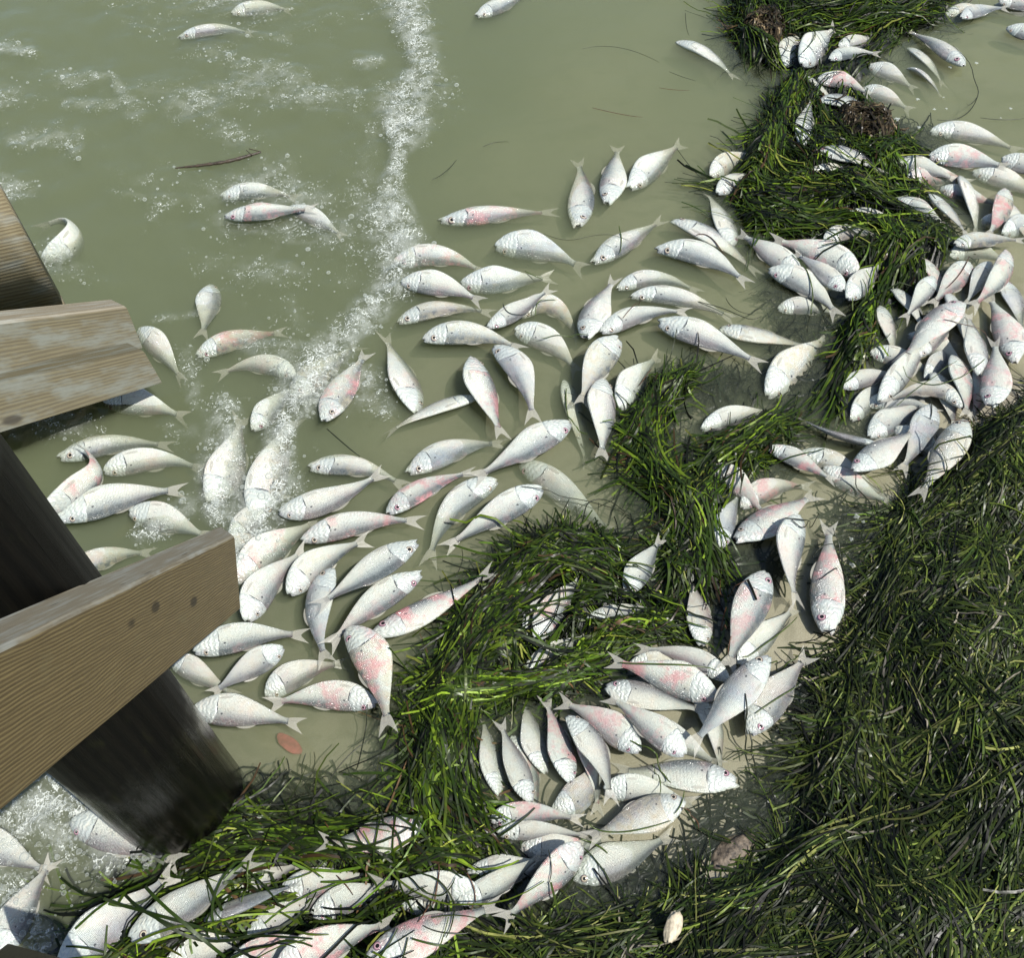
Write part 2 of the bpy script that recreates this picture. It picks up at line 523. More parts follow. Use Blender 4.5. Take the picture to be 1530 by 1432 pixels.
# ------------------------------------------------------------------ foam map (pixels)
FOAM_LINES = [  # (points, half width px, strength)
    ([(596, -40), (615, 40), (628, 100), (606, 170), (594, 240), (588, 320), (596, 380)], 44, .92),
    ([(606, 380), (585, 430), (540, 480), (500, 520), (455, 580)], 36, 0.9),
    ([(455, 580), (425, 640), (410, 720), (380, 790), (350, 830)], 50, 0.95),
    ([(340, 620), (340, 690), (320, 760)], 40, 0.8),
    ([(280, 760), (210, 800)], 34, .7),
    ([(20, 1230), (110, 1200), (180, 1230)], 80, 1.0),
    ([(20, 1330), (60, 1400)], 60, .85),
    ([(60, 1140), (130, 1190)], 50, 1.0),
    ([(95, 120), (165, 110), (200, 160)], 26, .62), ([(100, 155), (180, 155)], 14, .6),
    ([(20, 215), (115, 205), (115, 230)], 20, .62), ([(0, 72), (45, 80)], 14, .7), ([(190, 290), (260, 300), (230, 320)], 22, .5),
    ([(340, 45), (430, 60)], 26, .5), ([(340, 330), (430, 350), (510, 350)], 34, .6), ([(300, 400), (400, 385), (470, 300)], 26, .42),
    ([(230, 480), (300, 470)], 10, .6), ([(285, 540), (290, 600)], 22, .6), ([(20, 650), (110, 625)], 16, .6), ([(250, 640), (290, 645)], 18, .5),
    ([(430, 450), (450, 490)], 26, .5), ([(400, 140), (480, 150), (530, 140)], 18, .55), ([(540, 95), (570, 90)], 14, .7),
    ([(560, 200), (540, 300), (560, 360)], 40, .5), ([(160, 20), (260, 20)], 14, .35), ([(330, 195), (350, 190)], 10, .6),
    ([(230, 250), (360, 265)], 16, .35), ([(75, 385), (95, 380)], 16, .8), ([(400, 250), (420, 260)], 16, .5), ([(480, 30), (560, 20)], 30, .3)]


def seg_dist(px, py, pts):
    best = np.full(px.shape, 1e9)
    for (x0, y0), (x1, y1) in zip(pts[:-1], pts[1:]):
        dx, dy = x1 - x0, y1 - y0
        t = np.clip(((px - x0) * dx + (py - y0) * dy) / (dx * dx + dy * dy + 1e-9), 0, 1)
        best = np.minimum(best, np.hypot(px - x0 - t * dx, py - y0 - t * dy))
    return best


_fw = sines(12, 0.02, 0.12, 8)


def foam_at(px, py):
    f = np.zeros(px.shape)
    wob = 1 + 0.55 * _fw(px, py)
    for pts, w, s in FOAM_LINES:
        d = seg_dist(px, py, pts)
        f = np.maximum(f, s * np.exp(-(d / (w * np.clip(wob, .35, 1.7))) ** 2))
    left = sstep(640, 560, px) * sstep(780, 620, py)  # open-water flecks: foam that also stands in for sky reflections on ripples
    return np.maximum(f, 0.66 * left * np.clip(0.25 + 0.9 * _fw(px * 0.5 + 90, py * 1.3), 0, 1))


# ------------------------------------------------------------------ water body: closed box with a wavy top
wx = axis_coords(-2.6, 2.4, 0.014, -300, 300)
wy = axis_coords(0.15, 4.3, 0.014, -300, 300)
X, Y = np.meshgrid(wx, wy, indexing='ij')
P = np.stack([X, Y, np.zeros_like(X)], -1)
near = (np.abs(X) < 3) & (Y > 0.1) & (Y < 4.6)
pp = to_px(np.where(near[..., None], P, np.array([0, 2.0, 0])))
fm = np.where(near, foam_at(pp[..., 0], pp[..., 1]), 0)
w1, w2, w3 = sines(10, 5, 18, 21), sines(16, 20, 90, 22), sines(18, 90, 300, 23)
calm = sstep(560, 640, pp[..., 0]) * 0.75
Z = 0.003 * w1(X, Y) + (0.0030 * (1 - calm)) * w2(X, Y) + fm * (0.010 + 0.006 * w2(X * 2, Y * 2) + 0.004 * w3(X, Y))
Z = np.where(near, Z, 0)
nu, nv = len(wx), len(wy)
V = np.stack([X, Y, Z], -1).reshape(-1, 3)
Fq = grid_faces(nu, nv)
base = len(V)
# rim + bottom
rim = np.concatenate([np.arange(nu) * nv, (nu - 1) * nv + np.arange(1, nv), (np.arange(nu - 1)[::-1]) * nv + nv - 1, np.arange(1, nv - 1)[::-1]])
low = V[rim].copy(); low[:, 2] = -1.6
V = np.concatenate([V, low, [[0, 0, -1.6]]])
m = len(rim)
side = np.stack([rim, np.roll(rim, -1), base + np.roll(np.arange(m), -1), base + np.arange(m)], -1)
cen = base + m
bot = np.stack([base + np.arange(m), base + np.roll(np.arange(m), -1), np.full(m, cen), np.full(m, cen)], -1)[:, ::-1]
# bottom as triangles -> keep quads by splitting pairs
bq = np.stack([base + np.arange(0, m - 1, 2), base + np.arange(1, m, 2), base + (np.arange(2, m + 1, 2) % m), np.full(m // 2, cen)], -1)
me = new_mesh('water', V, np.concatenate([Fq, side, bq]))
fa = me.attributes.new('foam', 'FLOAT', 'POINT')
fa.data.foreach_set('value', np.concatenate([fm.ravel(), np.zeros(m + 1)]).astype(np.float32))
water = link('water', me, M_WATER)
tag(water, 'murky olive green shallow water with lacy foam', 'water', kind='structure')

# ------------------------------------------------------------------ pier: piling and boards
pier = bpy.data.objects.new('wooden_pier', None)
COL.objects.link(pier)
pbase = at(268, 1188, 0.0)
pier.location = (pbase[0], pbase[1], 0)
tag(pier, 'weathered timber pier corner with round dark piling and sawn boards', 'pier')
M_PILE = mat_wood('wet_piling_wood', (0.0045, 0.004, 0.003), (0.002, 0.002, 0.0017), (0.016, 0.017, 0.006), ring=14, wet=0.45, wmin=0.56, spec=0.15, tide=True)
M_NEWB = mat_wood('sawn_pine', (0.185, 0.142, 0.062), (0.095, 0.068, 0.030), (0.135, 0.112, 0.054), ring=62, wet=0.35, wmin=0.56)
M_OLDB = mat_wood('weathered_board', (0.125, 0.108, 0.056), (0.080, 0.066, 0.034), (0.135, 0.145, 0.12), ring=38, wet=0.3, wmin=0.42)
M_OLDC = mat_wood('weathered_panel', (0.24, 0.205, 0.12), (0.155, 0.125, 0.07), (0.23, 0.235, 0.20), ring=30, wet=0.25, wmin=0.46)

# piling: slightly uneven round log
nz_, na_ = 60, 40
zz = np.linspace(-0.6, 1.15, nz_)
aa = np.linspace(0, 2 * math.pi, na_, endpoint=False)
A, ZZ = np.meshgrid(aa, zz)
pr = 0.128 * (1 + 0.012 * np.sin(3 * A + 1 + ZZ) + 0.008 * np.sin(7 * A + 3 * ZZ) + 0.006 * np.sin(17 * A + 9 * ZZ))
pv = np.stack([pr * np.cos(A), pr * np.sin(A), ZZ], -1).reshape(-1, 3)
pv = np.vstack([pv, [[0, 0, 1.165]]])
jj = np.arange(0, na_, 2) + (nz_ - 1) * na_
capf = np.stack([jj, jj + 1, (jj + 2 - (nz_ - 1) * na_) % na_ + (nz_ - 1) * na_, np.full(len(jj), len(pv) - 1)], -1)
me = new_mesh('piling', pv, np.concatenate([grid_faces(nz_, na_, True), capf]), uv=np.vstack([np.stack([ZZ, A * 0.128], -1).reshape(-1, 2), [[1.2, 0.4]]]))
pil = link('piling', me, M_PILE, pier)
pil['label'] = 'round dark wet piling standing in the water'
pil2 = link('piling', me, M_PILE, pier)               # carries the far end of the rail boards
e2 = at(-330, 640, 0.0)
pil2.location = (e2[0] - pbase[0], e2[1] - pbase[1], -0.2)
pil2['label'] = 'further round piling under the rail boards'


def prism(name, vp, quad, zf, k, mat, label, zn=None, lit_top=None, ext=1.0):
    """a straight board: the far end quad (pixels, at depth zf) swept towards the viewer along the vanishing point vp"""
    vp = np.array(vp, float); q = np.array(quad, float)
    farp = np.array([at_depth(*p, zf) for p in q])
    zn = zf / k if zn is None else zn
    nearp = np.array([at_depth(*p, zn) for p in vp + k * (q - vp)])
    grow = zn * k / zf                                   # a board may widen a little along its length
    d = nearp[0] - farp[0]
    L = np.linalg.norm(d); d /= L
    L0, L = L, L * ext
    n = 40
    ts = np.linspace(0, L, n)
    # rounded corners of the section
    c = farp.mean(0)
    e1, e2 = farp[1] - farp[0], farp[3] - farp[0]
    l1, l2 = np.linalg.norm(e1), np.linalg.norm(e2)
    u1, u2 = e1 / l1, e2 / l2
    r = min(l1, l2) * 0.14
    loop, vv = [], []
    cs = [(0, 0, 1, 1), (l1, 0, -1, 1), (l1, l2, -1, -1), (0, l2, 1, -1)]
    ang = [(math.pi, 1.5 * math.pi), (1.5 * math.pi, 2 * math.pi), (0, .5 * math.pi), (.5 * math.pi, math.pi)]
    for (a, b, sa, sb), (a0, a1) in zip(cs, ang):
        for tt in np.linspace(a0, a1, 4):
            loop.append((a + sa * r + r * math.cos(tt), b + sb * r + r * math.sin(tt)))
    # extra points along the long sides so that the surface can be uneven
    loop = np.array(loop)
    per = np.concatenate([[0], np.cumsum(np.linalg.norm(np.diff(np.vstack([loop, loop[:1]]), axis=0), axis=1))])
    m = len(loop)
    verts, uvs = [], []
    wv_ = sines(6, 6, 30, int(zf * 1000) % 97)
    for t in ts:
        for j, (a, b) in enumerate(loop):
            wob_ = 0.0009 * float(wv_(t, per[j] * 4))
            gk = 1 + (grow - 1) * min(t / L0, 1.0)
            verts.append(farp[0] + d * t + u1 * (a * gk + wob_) + u2 * (b * gk + wob_))
            uvs.append((t, per[j]))
    verts = np.array(verts)
    faces = grid_faces(n, m, True)
    me = new_mesh(name, verts - np.array(pier.location), faces, uv=np.array(uvs))
    # end caps
    import bmesh
    bm = bmesh.new(); bm.from_mesh(me)
    bm.verts.ensure_lookup_table()
    uvl = bm.loops.layers.uv.active
    for ring in (range(m), range((n - 1) * m, n * m)):
        try:
            f = bm.faces.new([bm.verts[i] for i in ring])
            for l, (a, b) in zip(f.loops, loop):
                l[uvl].uv = (b * 0.3 + 3, a)
        except ValueError:
            pass
    bmesh.ops.recalc_face_normals(bm, faces=bm.faces)
    bm.to_mesh(me); bm.free()
    me.polygons.foreach_set('use_smooth', np.zeros(len(me.polygons), dtype=bool))
    o = link(name, me, [mat, lit_top or mat], pier)
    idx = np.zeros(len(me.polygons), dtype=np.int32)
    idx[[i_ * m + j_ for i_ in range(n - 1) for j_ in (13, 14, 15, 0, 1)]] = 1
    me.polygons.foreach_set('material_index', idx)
    if label:
        o['label'] = label
    return o


M_LIT_BLEACH = mat_wood('lit_bleached_edge', (0.26, 0.235, 0.175), (0.18, 0.152, 0.10), (0.28, 0.285, 0.25), ring=50, wet=0.25, wmin=0.45)  # bleached top strip, with the light on the top faces painted into its colour
# brace board in front of the piling
dep_p = None
prism('brace_board', (677, 642), [(350, 802), (359, 912), (338, 897), (327, 786)], 2.235, 2.2, M_NEWB, 'yellow brown sawn brace board with open grain and a knot', None, M_LIT_BLEACH, 1.12)
prism('rail_board', (900, 370), [(189, 459), (214, 522), (187, 508), (163, 446)], 2.70, 1.40, M_OLDB, 'grey weathered upper rail board with rounded end', 2.50, M_LIT_BLEACH, 2.6)
prism('rail_board', (900, 370), [(215, 525), (243, 574), (214, 560), (188, 511)], 2.68, 1.43, M_OLDB, 'brown stained lower rail board', 2.48, None, 2.6)
prism('corner_board', (120, 1325), [(108, 1437), (150, 1500), (60, 1510), (5, 1409)], 1.74, 1.12, M_NEWB, None, None, None, 2.2)
# upright panel behind the rails
q0 = at_depth(100, 462, 2.80)
lft = at_depth(*(np.array((900, 370)) + 1.45 * (np.array((100, 462)) - np.array((900, 370)))), 2.56) - q0
lft[2] = lft[2] * 0.3
lfu = lft / np.linalg.norm(lft)
nrm = np.cross(lfu, (0, 0, 1)); nrm /= np.linalg.norm(nrm)


def panel(name, z0, z1, mat, thick=0.05):
    n = 24
    pts, uvs = [], []
    for t in np.linspace(0, 1.0, n):
        for j, (zz_, tt) in enumerate(((z0, 0), (z0 + .004, thick), (z1 - .004, thick), (z1, 0))):
            pts.append(q0 + lfu * t + np.array((0, 0, zz_)) + nrm * (tt - thick / 2))
            uvs.append((t, zz_ + tt))
    f = grid_faces(n, 4, True)
    f = np.concatenate([f, [[0, 1, 2, 3], [(n - 1) * 4 + 3, (n - 1) * 4 + 2, (n - 1) * 4 + 1, (n - 1) * 4]]])
    me = new_mesh(name, np.array(pts) - np.array(pier.location), f, uv=np.array(uvs), smooth=False)
    return link(name, me, mat, pier)


panel('panel_board', -0.10, 0.035, M_OLDC)
panel('panel_board', 0.038, 0.46, M_OLDC)

# ------------------------------------------------------------------ fish
# (head ... tail pixels), width px, level, flags
#  e eye side up   f back towards the top of the picture   o mouth open   p pink   b blue grey   y olive   k back up   n edge-on   w in foam   s sunken tail
FISH = [
    ((268, 57, 325, 43, 382, 44), 33, 0, 'eow'), ((346, 21, 390, 10, 438, 11), 26, 0, 'w'),
    ((64, 388, 100, 370, 113, 346, 88, 327, 47, 339), 22, 0, 'nw'),
    ((331, 293, 390, 285, 449, 293), 33, 0, 'ow'), ((335, 323, 405, 316, 478, 311), 34, 1, 'pw'), ((432, 308, 475, 328, 516, 354), 30, 0, 'w'),
    ((712, 23, 752, 6, 795, -14), 32, 0, 'o'), ((657, 331, 748, 319, 838, 309), 37, 0, 'eop'), ((739, 369, 806, 372, 878, 400), 40, 0, 'b'),
    ((588, 392, 660, 383, 730, 406), 42, 0, 'pw'), ((598, 422, 660, 427, 724, 452), 38, 1, 'w'), ((687, 424, 762, 418, 832, 405), 38, 0, 'b'),
    ((594, 481, 666, 461, 742, 464), 40, 0, 'ey'), ((632, 508, 705, 499, 786, 524), 44, 1, 'ey'), ((728, 490, 776, 462, 828, 427), 32, 1, ''),
    ((775, 474, 822, 456, 868, 505), 34, 0, 'y'), ((768, 496, 822, 512, 866, 558), 42, 0, ''), ((874, 503, 893, 458, 922, 410), 48, 1, 'efo'),
    ((922, 432, 985, 416, 1052, 432), 32, 0, ''), ((942, 444, 1010, 444, 1106, 474), 32, 0, ''), ((898, 497, 965, 468, 1036, 464), 32, 1, ''),
    ((984, 482, 1050, 502, 1146, 545), 46, 1, 'o'), ((1075, 490, 1142, 503, 1222, 515), 40, 0, 'efy'), ((1146, 592, 1188, 545, 1248, 488), 50, 0, 'y'),
    ((886, 393, 936, 361, 996, 322), 44, 0, 'eo'), ((1002, 329, 1062, 352, 1140, 406), 40, 0, 'ef'), ((981, 373, 1050, 382, 1122, 428), 44, 1, 'eo'),
    ((1094, 368, 1078, 322, 1052, 278), 40, 0, ''), ((864, 338, 870, 282, 862, 228), 44, 0, 'eo'), ((906, 304, 917, 258, 923, 208), 42, 0, 'efo'),
    ((941, 281, 980, 244, 1024, 205), 38, 0, 'o'), ((1010, 62, 1056, 80, 1102, 118), 33, 0, ''), ((1196, 407, 1152, 378, 1100, 340), 36, 1, ''),
    ((1282, 412, 1224, 378, 1146, 355), 42, 1, 'p'), ((1260, 434, 1222, 400, 1182, 372), 34, 2, 'b'), ((1148, 404, 1206, 426, 1256, 474), 42, 1, ''),
    ((1162, 462, 1215, 458, 1268, 466), 34, 0, 's'), ((1266, 447, 1290, 420, 1324, 384), 36, 1, ''), ((1232, 360, 1272, 346, 1318, 352), 28, 1, 'y'),
    # upper right ridge
    ((1176, 98, 1184, 68, 1206, 38), 40, 0, ''), ((1197, 96, 1222, 66, 1254, 32), 46, 1, 'b'), ((1240, 88, 1272, 78, 1310, 78), 26, 1, ''),
    ((1250, 70, 1280, 62, 1310, 50), 26, 0, ''), ((1222, 118, 1262, 122, 1304, 140), 34, 1, 'p'), ((1206, 112, 1222, 128, 1248, 150), 26, 0, ''),
    ((1286, 132, 1312, 140, 1345, 152), 28, 0, ''), ((1225, 150, 1262, 150, 1310, 168), 32, 1, 'efb'), ((1199, 218, 1203, 186, 1216, 138), 28, 1, 'b'),
    ((1221, 229, 1268, 231, 1322, 262), 36, 1, 'efb'), ((1208, 262, 1252, 262, 1306, 280), 26, 0, 'y'), ((1440, 98, 1402, 68, 1350, 36), 38, 1, 'ef'),
    ((1356, 70, 1382, 88, 1416, 122), 26, 0, ''), ((1354, 101, 1380, 112, 1412, 140), 26, 0, 'b'), ((1412, 22, 1450, 14, 1496, 6), 26, 0, 'y'),
    ((1436, 26, 1470, 14, 1510, 12), 24, 1, 'b'), ((1486, 6, 1520, 14, 1560, 28), 28, 0, 'b'), ((1492, 2, 1526, 4, 1570, 10), 28, 1, ''),
    ((1504, 40, 1540, 50, 1590, 64), 32, 1, ''), ((1390, 198, 1444, 199, 1534, 224), 33, 0, ''), ((1388, 233, 1444, 236, 1512, 252), 36, 1, 'p'),
    ((1452, 258, 1505, 270, 1572, 302), 40, 0, ''), ((1496, 238, 1530, 246, 1580, 262), 36, 1, ''), ((1352, 270, 1400, 262, 1462, 266), 30, 0, 'p'),
    ((1436, 262, 1452, 302, 1464, 352), 46, 0, ''), ((1504, 282, 1496, 316, 1474, 356), 34, 1, 'py'), ((1340, 296, 1376, 312, 1424, 338), 30, 0, 'p'),
    ((1388, 290, 1418, 316, 1450, 352), 26, 1, ''), ((1498, 350, 1528, 336, 1572, 326), 32, 0, 'b'), ((1426, 366, 1476, 358, 1536, 360), 30, 1, 'y'),
    ((1420, 384, 1452, 374, 1486, 380), 30, 0, ''), ((1504, 374, 1494, 412, 1448, 462), 34, 2, 'p'), ((1482, 390, 1464, 418, 1442, 458), 30, 1, 'b'),
    ((1452, 394, 1424, 420, 1392, 456), 42, 1, 'p'), ((1440, 452, 1402, 480, 1344, 540), 50, 2, 'efp'), ((1398, 414, 1378, 440, 1350, 480), 28, 1, ''),
    ((1318, 456, 1328, 492, 1344, 536), 40, 0, ''), ((1300, 528, 1332, 532, 1376, 548), 36, 0, 'p'), ((1516, 542, 1500, 486, 1472, 434), 46, 1, 'efp'),
    ((1464, 560, 1458, 512, 1446, 458), 40, 2, ''), ((1478, 606, 1488, 560, 1486, 500), 46, 2, 'efop'), ((1424, 530, 1440, 572, 1446, 626), 44, 1, 'p'),
    ((1314, 600, 1348, 556, 1402, 488), 32, 1, ''), ((1368, 532, 1404, 500, 1438, 464), 24, 1, ''), ((1382, 566, 1404, 538, 1430, 504), 26, 0, 'b'),
    ((1272, 628, 1292, 602, 1318, 566), 30, 0, ''), ((1258, 580, 1290, 566, 1330, 556), 30, 0, ''), ((1438, 610, 1390, 581, 1318, 602), 28, 1, 'y'),
    ((1298, 654, 1338, 626, 1390, 598), 42, 0, ''), ((1273, 702, 1314, 676, 1378, 634), 46, 2, 'ef'), ((1394, 606, 1376, 652, 1344, 708), 44, 1, 'b'),
    ((1442, 626, 1412, 680, 1368, 748), 50, 2, 'efy'), ((1318, 664, 1256, 652, 1186, 620), 28, 1, 'ekb'), ((1190, 684, 1246, 694, 1336, 752), 42, 0, 'y'),
    ((1048, 642, 1100, 620, 1176, 608), 26, 0, 's'), ((1144, 668, 1176, 680, 1216, 700), 28, 1, 'p'),
    # middle right cove
    ((1108, 760, 1156, 728, 1222, 722), 36, 0, 'p'), ((1098, 806, 1152, 776, 1226, 730), 56, 1, 'efop'), ((1198, 772, 1180, 832, 1197, 905), 54, 2, ''),
    ((1234, 945, 1236, 874, 1240, 772), 58, 1, 'efop'), ((1146, 853, 1118, 918, 1084, 1006), 60, 2, 'ep'), ((1104, 994, 1142, 952, 1196, 902), 50, 0, ''),
    ((1150, 980, 1102, 1034, 1026, 1120), 54, 3, 'efb'), ((1122, 1098, 1156, 1042, 1214, 972), 58, 1, 'e'), ((1078, 818, 1086, 778, 1108, 732), 36, 0, 'b'),
    ((1048, 965, 1046, 922, 1034, 866), 50, 0, 'y'), ((936, 888, 958, 850, 992, 798), 58, 1, ''), ((802, 956, 832, 904, 878, 852), 46, 1, 'p'),
    ((790, 962, 804, 918, 830, 878), 38, 0, 'b'), ((782, 1008, 812, 986, 856, 958), 36, 0, ''), ((876, 926, 936, 914, 1000, 904), 30, 0, ''),
    ((1088, 1018, 1024, 980, 946, 968), 36, 1, ''), ((1072, 1042, 1000, 1014, 904, 986), 48, 2, 'p'), ((904, 1026, 980, 1044, 1064, 1064), 48, 1, 'ef'),
    ((1024, 1128, 964, 1080, 902, 1036), 48, 3, 'p'), ((956, 1124, 896, 1076, 830, 1044), 48, 2, 'p'), ((846, 1070, 892, 1124, 914, 1204), 46, 2, ''),
    ((1102, 1168, 1010, 1156, 910, 1150), 56, 0, 'efo'), ((1024, 1196, 946, 1224, 872, 1256), 60, 1, 'efy'), ((854, 1312, 926, 1286, 1012, 1246), 60, 0, 'e'),
    ((870, 1262, 812, 1322, 744, 1384), 54, 3, 'p'), ((825, 1214, 868, 1188, 892, 1146), 48, 0, 'yb'), ((732, 1226, 800, 1216, 876, 1226), 36, 1, 'p'),
    ((742, 1246, 800, 1242, 866, 1246), 28, 0, ''), ((852, 1170, 836, 1108, 812, 1036), 42, 1, 'p'), ((816, 1156, 800, 1110, 786, 1056), 42, 0, ''),
    ((794, 1200, 772, 1146, 748, 1080), 42, 1, ''), ((746, 1190, 734, 1134, 722, 1070), 38, 0, ''),
    # bottom
    ((628, 1228, 552, 1252, 470, 1256), 60, 2, 'efp'), ((86, 1450, 178, 1372, 268, 1298), 68, 1, 'b'), ((194, 1404, 290, 1344, 388, 1274), 64, 2, 'e'),
    ((318, 1356, 374, 1324, 444, 1292), 44, 0, ''), ((304, 1376, 352, 1356, 410, 1334), 38, 1, 'ekb'), ((366, 1410, 396, 1388, 438, 1362), 44, 0, ''),
    ((466, 1368, 524, 1344, 592, 1322), 46, 0, ''), ((716, 1330, 640, 1328, 548, 1318), 44, 1, ''), ((684, 1350, 744, 1320, 806, 1280), 38, 1, ''),
    ((546, 1432, 652, 1388, 756, 1346), 60, 3, 'efp'), ((412, 1456, 500, 1408, 596, 1378), 64, 2, 'p'), ((104, 1228, 190, 1256, 276, 1294), 60, 1, 'w'),
    ((-60, 1244, 10, 1274, 78, 1308), 52, 1, 'w'), ((0, 1432, 26, 1372, 66, 1302), 66, 1, 'w'), ((214, 1414, 260, 1400, 316, 1382), 38, 0, ''),
    # left raft
    ((315, 423, 311, 462, 298, 504), 44, 0, 'b'), ((204, 492, 240, 522, 272, 570), 36, 0, ''), ((294, 532, 352, 508, 430, 490), 40, 0, 'ypw'),
    ((442, 564, 385, 544, 318, 560), 34, 0, 'w'), ((153, 602, 212, 603, 280, 622), 36, 0, ''), ((89, 686, 168, 664, 260, 660), 46, 0, 'eo'),
    ((154, 706, 234, 686, 306, 698), 36, 0, ''), ((60, 770, 110, 736, 143, 705, 131, 676, 104, 657), 22, 2, 'npw'), ((88, 778, 180, 744, 280, 730), 54, 1, 'o'),
    ((192, 766, 250, 778, 316, 804), 46, 0, 'w'), ((90, 868, 160, 832, 230, 820), 42, 0, 'y'), ((312, 752, 344, 690, 360, 612), 62, 0, 'w'),
    ((384, 780, 406, 700, 438, 608), 62, 0, 'w'), ((344, 806, 380, 770, 430, 730), 42, 0, 'w'), ((436, 594, 478, 556, 538, 502), 58, 0, 'eyw'),
    ((484, 628, 514, 578, 550, 518), 54, 1, 'epyw'), ((622, 616, 602, 560, 570, 492), 48, 0, ''), ((716, 594, 646, 612, 570, 648), 40, 0, 'f'),
    ((706, 532, 724, 588, 754, 656), 50, 1, 'p'), ((736, 518, 776, 556, 797, 630), 46, 1, 'efb'), ((462, 700, 536, 698, 610, 726), 44, 0, 'eo'),
    ((416, 766, 496, 746, 578, 698), 46, 1, ''), ((610, 708, 680, 672, 760, 656), 48, 0, 'eob'), ((580, 768, 638, 728, 714, 700), 46, 1, 'ep'),
    ((853, 630, 788, 668, 700, 718), 48, 1, ''), ((774, 690, 824, 722, 930, 800), 46, -1, 'bs'), ((744, 720, 676, 762, 638, 844), 46, 0, ''),
    ((811, 730, 742, 768, 658, 820), 44, 1, ''), ((450, 808, 548, 780, 636, 778), 42, 1, 'p'), ((352, 872, 408, 818, 484, 768), 60, 0, 'pw'),
    ((370, 928, 402, 868, 464, 816), 52, 1, ''), ((432, 888, 482, 838, 556, 804), 42, 1, ''), ((624, 810, 558, 850, 466, 910), 54, 3, 'eo'),
    ((497, 848, 474, 914, 490, 996), 48, 1, 'efb'), ((630, 858, 556, 904, 484, 972), 46, 2, 'o'), ((555, 948, 644, 908, 744, 848), 46, 1, 'efp'),
    ((514, 943, 556, 990, 580, 1098), 60, 3, 'efpy'), ((290, 976, 366, 952, 464, 950), 48, 1, ''), ((424, 968, 366, 1002, 308, 1038), 54, 2, 'b'),
    ((398, 1042, 448, 1006, 520, 988), 46, 0, 'b'), ((562, 1054, 484, 1040, 394, 1056), 44, 1, 'p'), ((286, 1062, 366, 1066, 456, 1084), 50, 1, ''),
    ((250, 982, 284, 1000, 328, 1024), 36, 0, ''), ((926, 506, 888, 552, 868, 608), 50, 2, 'oy'), ((902, 564, 901, 618, 900, 690), 46, 1, ''),
    ((926, 612, 950, 566, 990, 520), 42, 0, ''), ((844, 568, 862, 628, 880, 698), 34, -1, 'ys'),
    # under the ridge, half hidden
    ((1062, 264, 1098, 238, 1146, 226), 28, 0, 'y'), ((1072, 288, 1102, 268, 1140, 250), 28, 0, ''), ((1262, 318, 1300, 324, 1340, 330), 24, 0, ''),
    ((1356, 502, 1400, 520, 1452, 560), 38, 0, 'p'), ((1416, 436, 1436, 482, 1452, 534), 36, 0, 'b'), ((1392, 556, 1416, 592, 1430, 642), 38, 0, ''), ((1336, 640, 1372, 662, 1416, 692), 40, 0, 'y'),
    ((1500, 298, 1522, 330, 1552, 372), 34, 0, 'p'), ((1466, 330, 1502, 334, 1546, 346), 30, 0, ''), ((1404, 280, 1440, 290, 1486, 302), 32, 0, 'p'), ((1342, 240, 1380, 250, 1426, 262), 28, 0, ''),
    ((1378, 386, 1398, 414, 1410, 456), 34, 0, 'p'), ((1330, 430, 1360, 454, 1392, 502), 34, 0, ''), ((1296, 604, 1340, 600, 1386, 612), 32, 0, 'b'), ((1228, 700, 1270, 722, 1314, 742), 34, 0, 'p'),
    ((1498, 418, 1518, 452, 1532, 496), 38, 0, 'b'), ((1472, 540, 1466, 580, 1452, 628), 36, 0, 'p'), ((936, 1000, 990, 998, 1054, 1012), 40, 0, 'y'), ((862, 1088, 884, 1134, 892, 1188), 42, 0, 'p'),
    ((766, 1098, 788, 1150, 802, 1212), 42, 0, 'p'), ((902, 1182, 950, 1180, 1004, 1190), 44, 0, ''), ((956, 1080, 1000, 1100, 1044, 1124), 42, 0, ''), ((776, 1266, 830, 1272, 886, 1260), 46, 0, 'p'),
    ((696, 1302, 750, 1302, 806, 1290), 44, 0, ''), ((418, 1332, 470, 1322, 536, 1308), 46, 0, 'p'), ((246, 1444, 308, 1422, 374, 1400), 50, 0, ''), ((598, 1352, 650, 1350, 706, 1340), 46, 0, 'y'),
    ((338, 1446, 390, 1428, 454, 1410), 52, 1, 'p'), ((378, 644, 410, 604, 444, 566), 44, 0, 'w'), ((298, 832, 342, 816, 394, 800), 42, 0, 'w'), ((1298, 98, 1332, 110, 1374, 126), 28, 0, ''),
    ((1060, 700, 1096, 720, 1130, 752), 38, 0, 'p'), ((1036, 1040, 1060, 1070, 1072, 1110), 40, 0, ''),
]

def inside(x, y, poly):
    r = np.zeros(x.shape, bool)
    n = len(poly)
    for i in range(n):
        x0, y0 = poly[i]; x1, y1 = poly[(i + 1) % n]
        c = (y0 > y) != (y1 > y)
        xi = (x1 - x0) * (y - y0) / (y1 - y0 + 1e-12) + x0
        r ^= c & (x < xi)
    return r


def edge_dist(x, y, poly):
    return seg_dist(x, y, list(poly) + [poly[0]])


